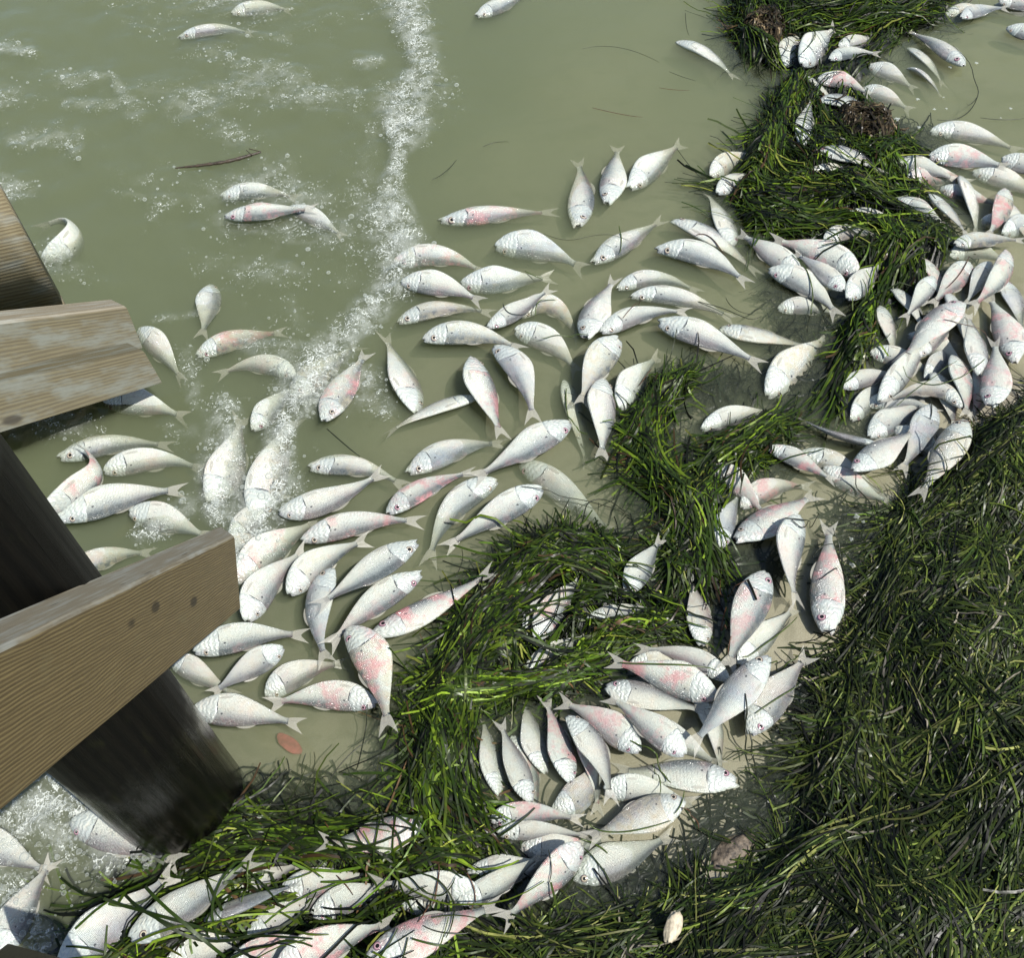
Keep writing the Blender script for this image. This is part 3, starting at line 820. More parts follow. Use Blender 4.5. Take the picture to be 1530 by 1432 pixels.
MATS = [
    # name, polygon px, count, height, palette, label, keep-off-fish
    ('seagrass_mat', [(1096, -25), (1440, -25), (1425, 30), (1345, 62), (1290, 128), (1225, 104), (1170, 112), (1118, 92), (1086, 62)], 2500, .045, 'green',
     'dark green tangled seagrass at the far end of the ridge', .85),
    ('seagrass_mat', [(1168, 112), (1262, 100), (1330, 196), (1404, 222), (1385, 262), (1400, 322), (1444, 352), (1402, 432), (1334, 468), (1300, 560), (1278, 632),
                      (1226, 628), (1246, 500), (1286, 412), (1232, 372), (1112, 346), (1086, 292), (1108, 224), (1148, 160)], 5200, .05, 'green',
     'bright green seagrass ridge running along the fish heap', .9),
    ('seagrass_mat', [(966, 562), (1036, 544), (1052, 580), (1000, 612), (992, 690), (1034, 716), (1062, 640), (1148, 606), (1206, 642), (1150, 706), (1084, 744),
                      (1092, 836), (1062, 890), (1000, 902), (972, 852), (1002, 800), (946, 704), (932, 624)], 3600, .045, 'green',
     'forked seagrass clump reaching from the cove into calm water', .85),
    ('seagrass_mat', [(612, 1110), (640, 990), (716, 856), (826, 788), (930, 796), (944, 880), (1050, 900), (1062, 968), (900, 972), (905, 1036), (835, 1052), (722, 1064),
                      (730, 1180), (846, 1240), (742, 1296), (640, 1296), (590, 1210)], 6800, .055, 'green',
     'thick seagrass arch looping round the pink bruised fish', .9),
    ('seagrass_mat', [(190, 1238), (300, 1238), (366, 1168), (420, 1236), (490, 1222), (600, 1196), (744, 1292), (866, 1246), (704, 1356), (730, 1540), (60, 1540), (140, 1330), (290, 1296)],
     6800, .04, 'green', 'seagrass band wrapped round the foot of the piling', .85),
    ('beach_weed', [(1640, 556), (1444, 656), (1334, 756), (1290, 886), (1250, 996), (1200, 1140), (1186, 1232), (1096, 1318), (980, 1354), (726, 1396), (716, 1580), (1680, 1580)],
     20000, .05, 'beach', 'broad blackish green seagrass wrack piled on the beach', 1.0),
    ('weed_clump', [(1232, 152), (1330, 172), (1350, 222), (1300, 240), (1240, 196)], 700, .06, 'brown', 'brown rotting weed clump on the seagrass ridge', .6),
    ('weed_clump', [(1092, 26), (1172, 14), (1186, 84), (1110, 78)], 600, .055, 'brown', 'brown grey weed clump beside the open water', .6),
]
MATW = [np.array([at(x, y)[:2] for x, y in m_[1]]) for m_ in MATS[:5]]

_t = np.array([0, .015, .03, .055, .085, .12, .16, .20, .235, .25, .2515, .265, .29, .33, .37, .42, .47, .52, .57, .62, .67, .72, .77, .82, .87, .91, .945, .975, 1.0])
_D = np.interp(_t, [0, .015, .03, .06, .12, .2, .3, .4, .5, .6, .7, .8, .9, .96, 1], [.016, .032, .046, .069, .101, .128, .146, .150, .141, .122, .096, .066, .039, .028, .032])
_T = np.interp(_t, [0, .03, .06, .12, .2, .3, .4, .55, .7, .8, .9, 1], [.010, .022, .031, .043, .050, .052, .050, .042, .030, .021, .012, .006])
NA = 22
_ph = np.linspace(0, 2 * math.pi, NA, endpoint=False)         # 0: back, pi: belly, pi/2: upper flank

HX0, HY0, HC = -2.6, 0.2, 0.006
HN = (int(5.2 / HC), int(4.2 / HC))
TOP = np.full(HN, -9.0, dtype=np.float32)                     # highest fish surface over the ground plan


def stamp(v):
    ix = ((v[:, 0] - HX0) / HC).astype(int); iy = ((v[:, 1] - HY0) / HC).astype(int)
    ok = (ix > 1) & (iy > 1) & (ix < HN[0] - 2) & (iy < HN[1] - 2)
    for dx in (-1, 0, 1):
        for dy in (-1, 0, 1):
            np.maximum.at(TOP, (ix[ok] + dx, iy[ok] + dy), v[ok, 2].astype(np.float32))


def top_at(x, y):
    ix = np.clip(((x - HX0) / HC).astype(int), 0, HN[0] - 1); iy = np.clip(((y - HY0) / HC).astype(int), 0, HN[1] - 1)
    return TOP[ix, iy]


def spine_curve(pts, n=61):
    """smooth curve through world points, resampled evenly"""
    p = np.array(pts)
    if len(p) == 3:
        t = np.linspace(0, 1, 200)[:, None]
        c = 2 * p[1] - 0.5 * (p[0] + p[2])
        q = (1 - t) ** 2 * p[0] + 2 * t * (1 - t) * c + t * t * p[2]
    else:
        e = np.vstack([2 * p[0] - p[1], p, 2 * p[-1] - p[-2]])
        q = []
        for i in range(1, len(e) - 2):
            t = np.linspace(0, 1, 60)[:, None]
            a, b, c, d = e[i - 1], e[i], e[i + 1], e[i + 2]
            q.append(0.5 * (2 * b + (c - a) * t + (2 * a - 5 * b + 4 * c - d) * t ** 2 + (3 * b - a - 3 * c + d) * t ** 3))
        q = np.vstack(q)
    s = np.concatenate([[0], np.cumsum(np.linalg.norm(np.diff(q, axis=0), axis=1))])
    u = np.linspace(0, s[-1], n)
    return np.stack([np.interp(u, s, q[:, k]) for k in range(q.shape[1])], -1), s[-1]


def thin_sheet(outer, uvs, off, thick=0.0008):
    """closed thin fin from a strip grid outer[nu,nv,3]"""
    nu_, nv_ = outer.shape[:2]
    a = (outer + off * thick).reshape(-1, 3); b = (outer - off * thick).reshape(-1, 3)
    f = grid_faces(nu_, nv_)
    return np.vstack([a, b]), np.concatenate([f, f[:, ::-1] + nu_ * nv_]), np.vstack([uvs.reshape(-1, 2)] * 2)


def zone(px, py, flags):
    if 'w' in flags:
        return 'in foam beside the pier' if py > 440 else 'in foam offshore'
    if py > 1190 and px < 735:
        return 'in seagrass by the piling'
    if px < 560 and py < 640:
        return 'offshore by the rail boards'
    if px < 330:
        return 'beside the brace board'
    if px > 1120 and py < 330:
        return 'in the ridge by the puddle'
    if px > 1250 and py < 760:
        return 'heaped by the beach weed'
    if px > 1125 and py < 480:
        return 'against the ridge flank'
    if py < 600 and px > 560:
        return 'in calm murky water'
    if px > 1020 and py > 600 and py < 1130:
        return 'in the sandy shallows'
    if px > 690 and py > 780:
        return 'in the looping seagrass'
    return 'in the raft by the pier'


def make_fish(k, spec):
    pxs, wpx, lv, fl = spec
    P_ = np.array(pxs, float).reshape(-1, 2)
    cx, cy = P_[len(P_) // 2]
    c0 = at(cx, cy)
    gz = float(ground(np.array([c0[0]]), np.array([c0[1]]))[0])
    T0 = 0.016
    inmat = any(bool(inside(np.array([c0[0]]), np.array([c0[1]]), w_)[0]) for w_ in MATW)
    z0 = 0.016 * inmat + max(-0.006, gz + T0) + max(lv, 0) * 0.024 + (lv < 0) * -0.022 + rng.uniform(-.003, .003)
    pts = [at(x, y, z0)[:2] for x, y in P_]
    cur, L = spine_curve(pts)
    if L < 0.19 and len(P_) == 3:                      # partly hidden ones: keep a real fish length
        ext = (0.20 - L)
        cur2 = np.vstack([cur, cur[-1] + (cur[-1] - cur[-6]) / np.linalg.norm(cur[-1] - cur[-6]) * ext])
        s = np.concatenate([[0], np.cumsum(np.linalg.norm(np.diff(cur2, axis=0), axis=1))])
        u = np.linspace(0, s[-1], 61)
        cur = np.stack([np.interp(u, s, cur2[:, j]) for j in range(2)], -1); L = s[-1]
    sI = np.linspace(0, 1, len(cur))
    tan = np.gradient(cur, axis=0); tan /= np.linalg.norm(tan, axis=1)[:, None]
    S = np.stack([-tan[:, 1], tan[:, 0]], -1)          # left of head->tail
    # back side towards the viewer's lower right unless flipped
    m = len(cur) // 2
    a_, b_ = to_px(np.array([[*cur[m], z0], [*(cur[m] + 0.02 * S[m]), z0]]))
    dirp = b_ - a_
    sg = 1.0 if dirp @ np.array([0.45, 0.89]) > 0 else -1.0
    if 'f' in fl:
        sg = -sg
    if 'e' in fl:
        roll = R(rng.uniform(-14, 6))
    elif 'n' in fl:
        roll = R(-80)
    else:
        roll = R(-rng.uniform(10, 44))
    if 'k' in fl:
        roll = R(52)
    scale_px = FPX / (CAMH - z0) * 1.0
    depth_c = -((np.array([c0[0], c0[1], z0]) - CP) @ CR)[2]
    wm = 0.92 * wpx * depth_c / FPX
    app = 2 * math.sqrt((0.15 * math.cos(roll)) ** 2 + (0.062 * math.sin(roll)) ** 2) * L
    ws = float(np.clip(wm / app, 0.66, 1.08))
    if 'n' in fl:
        ws = float(np.clip(wm / (2 * 0.062 * L), 0.8, 1.2))
    body = 0.845
    tt, ph = np.meshgrid(_t, _ph, indexing='ij')
    # gill edge bows backwards on the flank
    bump = np.interp(_t, [0, .05, .25, .2515, .45, 1], [0, .25, 1, 1, 0, 0])[:, None]
    bow = 0.004 * np.sin(3 * ph + rng.uniform(0, 6)) + 0.003 * np.sin(7 * ph + rng.uniform(0, 6)) + rng.uniform(.018, .042) * np.abs(np.sin(ph)) - 0.012 - 0.03 * (np.cos(ph) > 0.2) * np.cos(ph)
    s_body = tt + bump * bow
    s_w = np.clip(s_body, 0, 1) ** rng.uniform(.90, 1.10)
    D = np.interp(s_w, _t, _D); Tk = np.interp(s_body, _t, _T)
    gl0 = rng.uniform(0.0, .2)
    giv = 1 + .5 * np.sin(2 * ph + rng.uniform(0, 6)) + .3 * np.sin(5 * ph + rng.uniform(0, 6))
    lift = np.where((tt > .2) & (tt <= .2505), 1 + .045 * gl0 * giv, 1.0)
    lift = np.where((tt > .2505) & (tt < .27), 1 - .035 * gl0 * giv, lift)
    lift = np.where((tt > .15) & (tt <= .2), 1 + .02 * gl0, lift)
    fat = rng.uniform(0.9, 1.15)
    cosv = np.cos(ph)
    dv = D * cosv * np.where(cosv < 0, 1.06 * (1 + rng.uniform(-.08, .16) * np.exp(-((s_body - .42) / .16) ** 2)), 0.94) * ws
    keel = np.where(cosv < 0, 1 - 0.22 * cosv ** 2, 1.0)
    th = Tk * np.sin(ph) * keel * fat * (0.6 + 0.4 * ws)
    dv *= lift; th *= lift
    # open mouth: jaws part and the rim opens inwards
    op = rng.uniform(0.7, 1.0) if 'o' in fl else rng.uniform(0.05, 0.35)
    front = np.clip(1 - s_body / 0.075, 0, 1)
    gape = front * op * 0.030 * ws
    dv += np.where(cosv < 0, -gape, gape * 0.45)
    th *= 1 + front * op * 0.35
    s_long = s_body * body - front * op * np.where(cosv < -0.2, 0.022, 0.0) + 0.012 * front * (1 - np.abs(cosv))
    uvx = np.repeat(_t[:, None], NA, 1)
    # mouth cavity rings
    extra = []
    for q, (sl, sc_) in enumerate(((0.02, 0.55), (0.05, 0.25))):
        extra.append((s_long[0] + sl * (0.4 + op), dv[0] * sc_, th[0] * sc_, np.full(NA, -0.012 - 0.02 * q)))
    s_long = np.vstack([e[0][None] for e in extra[::-1]] + [s_long])
    dv = np.vstack([e[1][None] for e in extra[::-1]] + [dv])
    th = np.vstack([e[2][None] for e in extra[::-1]] + [th])
    uvx = np.vstack([e[3][None] for e in extra[::-1]] + [uvx])
    uvy = np.repeat(((1 + np.cos(_ph)) / 2)[None], len(uvx), 0)
    # height along the body
    tailsink = rng.uniform(0.010, 0.030) if lv <= 0 else rng.uniform(0.0, 0.018)
    if 's' in fl:
        tailsink += 0.02
    headsink = rng.uniform(0.0, 0.006)
    gl_ = ground(cur[:, 0], cur[:, 1]) + 0.008
    zc = z0 - tailsink * np.clip((sI - .35) / .65, 0, 1) ** 1.6 - headsink * np.clip((.3 - sI) / .3, 0, 1) ** 1.5
    zc = np.maximum(zc, gl_)

    def place(s, a, b):
        """s along the fish (0..1 of L), a towards the back, b out of the upper flank (fractions of L)"""
        x = np.interp(s, sI, cur[:, 0]); y = np.interp(s, sI, cur[:, 1]); z = np.interp(s, sI, zc)
        sx_ = np.interp(s, sI, S[:, 0]) * sg; sy_ = np.interp(s, sI, S[:, 1]) * sg
        # beyond the head
        over = np.minimum(s, 0)
        x = x + over * L * tan[0, 0]; y = y + over * L * tan[0, 1]
        cr, sr = math.cos(roll), math.sin(roll)
        hx = a * cr - b * sr      # sideways
        hz = a * sr + b * cr      # upwards
        return np.stack([x + sx_ * hx * L, y + sy_ * hx * L, z + hz * L], -1)

    lump = sines(6, 12, 60, 500 + k)
    org = place(np.array([0.35]), np.array([0.0]), np.array([0.0]))[0]
    V_ = place(s_long, dv, th)
    V_[..., 2] += 0.0011 * lump(V_[..., 0] * 2.2, V_[..., 1] * 2.2)
    nr = len(uvx)
    vv = V_.reshape(-1, 3)
    stamp(vv)
    mid = np.array([*org[:2], z0])
    vl = np.vstack([vv, V_[0].mean(0)[None], V_[-1].mean(0)[None]]) - mid
    f = grid_faces(nr, NA, True)
    n0 = nr * NA
    j = np.arange(0, NA, 2)
    caps = np.concatenate([np.stack([j, (j + 1) % NA, (j + 2) % NA, np.full(len(j), n0)], -1)[:, ::-1],
                           np.stack([(nr - 1) * NA + j, (nr - 1) * NA + (j + 1) % NA, (nr - 1) * NA + (j + 2) % NA, np.full(len(j), n0 + 1)], -1)])
    uv_ = np.vstack([np.stack([uvx, uvy], -1).reshape(-1, 2), [[-.03, .5]], [[1, .5]]])
    ff = np.concatenate([f, caps])
    if sg < 0:
        pass
    me = new_mesh('body', vl, ff[:, ::-1] if sg > 0 else ff, uv=uv_)
    root = bpy.data.objects.new('fish', None)
    COL.objects.link(root)
    root.location = mid
    root.empty_display_size = 0.03
    ob = link('body', me, M_FISH, root)
    ob['blush'] = float(rng.uniform(.55, 1.0) if 'p' in fl else rng.uniform(0.0, .22))
    ob['blue'] = float(rng.uniform(.55, .9) if 'b' in fl else rng.uniform(0, .25))
    ob['olive'] = float(rng.uniform(.5, .8) if 'y' in fl else rng.uniform(0, .2))
    # tail fin
    nu_, nv_ = 6, 9
    uu, vq = np.meshgrid(np.linspace(0, 1, nu_), np.linspace(-1, 1, nv_), indexing='ij')
    spread = (0.032 + 0.060 * uu ** 0.8 * rng.uniform(.6, 1.1)) * vq * ws
    length = 0.03 + 0.135 * (0.38 + 0.62 * np.abs(vq) ** 1.3)
    ss = body - 0.012 + uu * length
    curl = rng.uniform(-.02, .02)
    tf = place(np.clip(ss, 0, 1.0) + 0 * vq, spread, curl * uu * np.abs(vq) + 0.002 * np.sin(vq * 9))
    over = np.maximum(ss - 1.0, 0)[..., None] * L
    tf[..., :2] += over * tan[-1]
    gtf = ground(tf[..., 0], tf[..., 1]) + 0.003
    tf[..., 2] = np.maximum(tf[..., 2], gtf)
    nrm_ = place(np.array([.9]), np.array([0.]), np.array([1.]))[0] - place(np.array([.9]), np.array([0.]), np.array([0.]))[0]
    nrm_ /= np.linalg.norm(nrm_)
    fv, ffc, fuv = thin_sheet(tf - mid, np.stack([uu, vq], -1), nrm_)
    link('tail_fin', new_mesh('tail_fin', fv, ffc, uv=fuv), M_FIN, root)
    # dorsal fin folded along the back
    nu_, nv_ = 7, 3
    uu, vq = np.meshgrid(np.linspace(0, 1, nu_), np.linspace(0, 1, nv_), indexing='ij')
    sd_ = 0.40 + 0.15 * uu + 0.03 * vq
    dd_ = np.interp(sd_ / body, _t, _D) * 0.94 * ws - 0.006
    hgt = 0.024 * vq * np.sin(np.pi * np.clip(uu * 0.85 + 0.12, 0, 1)) ** 0.6
    df = place(sd_, dd_ + hgt, 0.004 * vq)
    fv, ffc, fuv = thin_sheet(df - mid, np.stack([vq, uu], -1), nrm_)
    link('dorsal_fin', new_mesh('dorsal_fin', fv, ffc, uv=fuv), M_FIN, root)
    # breast fin
    uu, vq = np.meshgrid(np.linspace(0, 1, 6), np.linspace(-1, 1, 4), indexing='ij')
    ang = rng.uniform(-.05, .25)
    reach = rng.uniform(.085, .12)
    sp_ = 0.238 + reach * uu * math.cos(ang) + 0.010 * vq * (0.4 + uu) * math.sin(ang)
    base_d = -np.interp(0.27, _t, _D) * ws * 0.80
    dp_ = base_d - reach * uu * math.sin(ang) + 0.009 * vq * (0.30 + np.sin(uu * 2.7)) * math.cos(ang)
    ratio = np.clip(np.abs(dp_) / (np.interp(sp_ / body, _t, _D) * ws * 1.06), 0, 1)
    bb = np.interp(sp_ / body, _t, _T) * np.sqrt(1 - ratio ** 2) * fat * (0.6 + 0.4 * ws) + 0.0004 + 0.001 * uu
    pf = place(sp_, dp_, bb)
    fv, ffc, fuv = thin_sheet(pf - mid, np.stack([uu, vq], -1), nrm_)
    link('breast_fin', new_mesh('breast_fin', fv, ffc, uv=fuv), M_FIN, root)
    # eye
    if 'n' not in fl:
        er = 0.030 if 'e' in fl else 0.024
        se, de = 0.098, (0.45 if 'e' in fl else 0.60)
        Dm = np.interp(se / body, _t, _D) * ws * 0.94
        be = np.interp(se / body, _t, _T) * math.sqrt(1 - de ** 2) * fat * (0.6 + 0.4 * ws)
        for part in ('eye', 'pupil'):
            rr = er if part == 'eye' else er * 0.50
            n1, n2 = 6, 16
            pv_, puv = [], []
            for i in range(n1):
                r_ = rr * math.cos(i / (n1 - 1) * math.pi / 2 * 0.98)
                h_ = (0.0045 if part == 'eye' else 0.0024) * math.sin(i / (n1 - 1) * math.pi / 2)
                for jn in range(n2):
                    a = 2 * math.pi * jn / n2
                    lean = -0.30 * r_ * math.sin(a) * 0.9
                    base_b = be - 0.003 + (0.0034 if part == 'pupil' else 0)
                    puv.append((r_ / rr, 0.0)); pv_.append((se + r_ * math.cos(a), Dm * de + r_ * math.sin(a), base_b + h_ + lean))
            pv_ = np.array(pv_)
            w_ = place(pv_[:, 0], pv_[:, 1], pv_[:, 2]) - mid
            fe = grid_faces(n1, n2, True)
            meo = new_mesh(part, w_, fe if sg > 0 else fe[:, ::-1], uv=np.array(puv))
            if part == 'eye':
                eo = link('eye', meo, M_IRIS_P if (('p' in fl and rng.random() < .7) or rng.random() < .2) else M_IRIS_C, root)
            else:
                link('pupil', meo, M_PUPIL, eo)
    # words
    look = 'pink bruised' if 'p' in fl else 'blue grey' if 'b' in fl else 'olive tinged' if 'y' in fl else 'pale silver'
    chord = np.linalg.norm(cur[-1] - cur[0]) / L
    bend = ' curled' if chord < .8 else ' curved' if chord < .975 else ''
    pose = ('seen edge-on' if 'n' in fl else 'dark back up' if 'k' in fl else 'eye showing' if 'e' in fl else 'belly up')
    if 'o' in fl:
        pose += ', gaping'
    h = P_[0] - P_[-1]
    h = h / np.linalg.norm(h)
    if abs(h[0]) > abs(h[1]):
        face = 'head to pier' if h[0] < 0 else 'head to beach'
    else:
        face = 'head seaward' if h[1] < 0 else 'tail seaward'
    zn = zone(cx, cy, fl)
    girth = 'slim ' if ws < .86 else 'broad ' if ws > 1.12 else ''
    pile_ = ', on others' if lv >= 2 else ''
    lab = f'{girth if len(pose.split()) + len(zn.split()) + len(pile_.split()) < 8 else str()}{look}{bend} fish {pose}{pile_}, {face}, {zn}'
    return root, lab, zn, (cx, cy), (look, bend, pose, face)


fish_all = []
for k, spec in enumerate(FISH):
    fish_all.append(make_fish(k, spec))
MARK = {'in the raft by the pier': ('brace board', 350, 850), 'in the looping seagrass': ('brown stone', 1094, 1276), 'in seagrass by the piling': ('piling', 268, 1188),
        'in calm murky water': ('forked seagrass', 1010, 570), 'in the ridge by the puddle': ('brown weed clump', 1290, 195), 'heaped by the beach weed': ('rotting clump', 1290, 195),
        'in foam beside the pier': ('rail boards', 240, 560), 'in foam offshore': ('twig', 325, 240), 'offshore by the rail boards': ('twig', 325, 240),
        'against the ridge flank': ('forked clump', 1010, 570), 'in the sandy shallows': ('puddle', 1450, 130), 'beside the brace board': ('piling', 268, 1188)}
ORD = ['nearest', 'second nearest', 'third nearest', 'fourth nearest', 'fifth nearest', 'sixth nearest', 'seventh nearest', 'eighth nearest', 'ninth nearest', 'tenth nearest', 'eleventh nearest', 'farthest from']
same = {}
for rec in fish_all:
    same.setdefault((rec[2], rec[4]), []).append(rec)
for (zn, (look, bend, pose, face)), recs in same.items():
    mk, mx_, my_ = MARK[zn]
    mp = at(mx_, my_)
    recs.sort(key=lambda q: float(np.linalg.norm(at(*q[3])[:2] - mp[:2])))
    for i_, (o, lab, _, _, _) in enumerate(recs):
        if len(recs) > 1:
            lab = f'{look}{bend} fish {pose}, {face}, {zn}, {ORD[min(i_, 11)]} the {mk} of those alike'
            if len(lab.split()) > 16:
                lab = lab.replace(' of those alike', '')
            if len(lab.split()) > 16:
                lab = lab.replace(f', {zn}', '')
        elif len(lab.split()) > 16:
            lab = f'{look}{bend} fish {pose}, {face}, {zn}'
        tag(o, lab, 'fish', 'dead fish ' + zn)

# ------------------------------------------------------------------ seagrass
FLOW = [[(600, 1270), (640, 1050), (720, 900), (820, 822), (920, 835), (1000, 900)],
        [(1010, 555), (955, 640), (972, 740), (1030, 830), (1060, 900)], [(1190, 630), (1080, 700), (1045, 800)],
        [(1130, 30), (1205, 110), (1180, 200), (1250, 300), (1390, 345), (1330, 440), (1275, 560), (1250, 620)],
        [(1100, 300), (1250, 310), (1400, 330)], [(1250, 60), (1420, 20), (1520, 10)],
        [(200, 1240), (400, 1235), (600, 1290), (790, 1290)], [(150, 1440), (400, 1360), (560, 1330)], [(880, 940), (980, 920), (1060, 950)],
        [(720, 1040), (830, 1020), (900, 1000)], [(700, 1060), (740, 1180), (820, 1260)],
        [(1520, 600), (1350, 850), (1250, 1100), (1150, 1300), (900, 1420)], [(1530, 900), (1400, 1200), (1290, 1440)]]
_flow_seg = []
for pl in FLOW:
    w = [at(*p)[:2] for p in pl]
    for a, b in zip(w[:-1], w[1:]):
        _flow_seg.append((a, b))


def flow_angle(x, y):
    num = np.zeros((len(x), 2))
    for a, b in _flow_seg:
        d = b - a
        t = np.clip(((x - a[0]) * d[0] + (y - a[1]) * d[1]) / (d @ d), 0, 1)
        r = np.hypot(x - a[0] - t * d[0], y - a[1] - t * d[1])
        u = d / np.linalg.norm(d)
        w = 1 / (r + 0.02) ** 4
        # double angle so that opposite directions agree
        num[:, 0] += w * (u[0] ** 2 - u[1] ** 2); num[:, 1] += w * 2 * u[0] * u[1]
    return 0.5 * np.arctan2(num[:, 1], num[:, 0])


TINTS = {'green': [((.016, .032, .004), .32), ((.040, .074, .006), .28), ((.10, .150, .012), .15), ((.006, .008, .004), .20), ((.20, .22, .04), .02), ((.06, .035, .016), .03)],
         'beach': [((.014, .025, .005), .36), ((.036, .057, .009), .26), ((.09, .12, .020), .15), ((.007, .008, .006), .14), ((.18, .19, .055), .05), ((.16, .145, .11), .03)],
         'brown': [((.055, .040, .022), .40), ((.10, .075, .042), .25), ((.025, .020, .013), .25), ((.05, .06, .015), .10)],
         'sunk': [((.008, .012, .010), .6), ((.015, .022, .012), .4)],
         'loose': [((.022, .026, .012), .5), ((.05, .07, .014), .3), ((.07, .035, .018), .2)]}


def blades(n, cx, cy, z, ang, length, width, bend, seed, pal, drape=True, nseg=12, lift=0.004, wob=0.25, zfun=None, nobury=True, tone=None, overp=.10):
    r = np.random.default_rng(seed)
    s = np.linspace(-.5, .5, nseg)
    ds = length / (nseg - 1)
    a = ang[:, None] + bend[:, None] * s[None] * 2 + wob * np.cumsum(r.normal(0, 1, (n, nseg)), 1) / math.sqrt(nseg)
    a = a - (a[:, nseg // 2] - ang)[:, None]
    dx, dy = np.cos(a) * ds[:, None], np.sin(a) * ds[:, None]
    x = np.cumsum(dx, 1); y = np.cumsum(dy, 1)
    x = x - x[:, nseg // 2][:, None] + cx[:, None]; y = y - y[:, nseg // 2][:, None] + cy[:, None]
    zz_ = np.repeat(z[:, None], nseg, 1) if zfun is None else zfun(x, y) + z[:, None]
    zz_ = zz_ + r.normal(0, .0025, (n, nseg))
    if drape:
        tp = top_at(x, y)
        tp = np.maximum(tp, np.maximum(np.roll(tp, 1, 1), np.roll(tp, -1, 1)) * 0.6 + tp * .4)
        over = r.random((n, 1)) < overp
        zz_ = np.where(over, np.maximum(zz_, tp + 0.0035 + r.uniform(0, lift, (n, 1))), np.where(tp > -.05, np.minimum(zz_, tp - .024), zz_))
    if nobury:
        zz_ = np.maximum(zz_, ground(x, y) + (0.002 if not drape else -.02))
    tw = width[:, None] * 0.5 * np.sin(np.linspace(.12, 1, nseg) ** .6 * np.pi * .93)[None] ** .45
    til = r.normal(0, .30, (n, 1)) + 0.30 * np.cumsum(r.normal(0, 1, (n, nseg)), 1) / math.sqrt(nseg)
    ox, oy, oz = -np.sin(a) * np.cos(til) * tw, np.cos(a) * np.cos(til) * tw, np.sin(til) * tw
    A_ = np.stack([x + ox, y + oy, zz_ + oz], -1); B_ = np.stack([x - ox, y - oy, zz_ - oz], -1)
    v = np.stack([A_, B_], 2).reshape(-1, 3)                       # n, nseg, 2
    b = (np.arange(n) * nseg * 2)[:, None] + (np.arange(nseg - 1) * 2)[None]
    f = np.stack([b, b + 1, b + 3, b + 2], -1).reshape(-1, 4)
    cols = np.array([c for c, _ in TINTS[pal]]); pw = np.array([p for _, p in TINTS[pal]]); pw /= pw.sum()
    ci = cols[r.choice(len(cols), n, p=pw)] * np.exp(r.normal(0, .30, (n, 1)))
    if tone is not None:
        ci = ci * tone[:, None]
    col = np.repeat(np.concatenate([ci, np.ones((n, 1))], 1), nseg * 2, 0)
    return v, f, col


def mesh_blades(name, parts, mats, under=None):
    vs_, fs_, cs_, o_ = [], [], [], 0
    for v, f, c in parts:
        vs_.append(v); fs_.append(f + o_); cs_.append(c); o_ += len(v)
    nb = sum(len(f) for f in fs_)
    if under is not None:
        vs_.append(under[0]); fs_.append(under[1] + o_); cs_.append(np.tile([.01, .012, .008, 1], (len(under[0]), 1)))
    V_, F_, C_ = np.vstack(vs_), np.vstack(fs_), np.vstack(cs_)
    me = new_mesh(name, V_, F_)
    ca = me.color_attributes.new('tint', 'FLOAT_COLOR', 'POINT')
    ca.data.foreach_set('color', C_.astype(np.float32).ravel())
    if under is not None:
        mi = np.zeros(len(me.polygons), dtype=np.int32); mi[nb:] = 1
        me.polygons.foreach_set('material_index', mi)
    return link(name, me, mats)


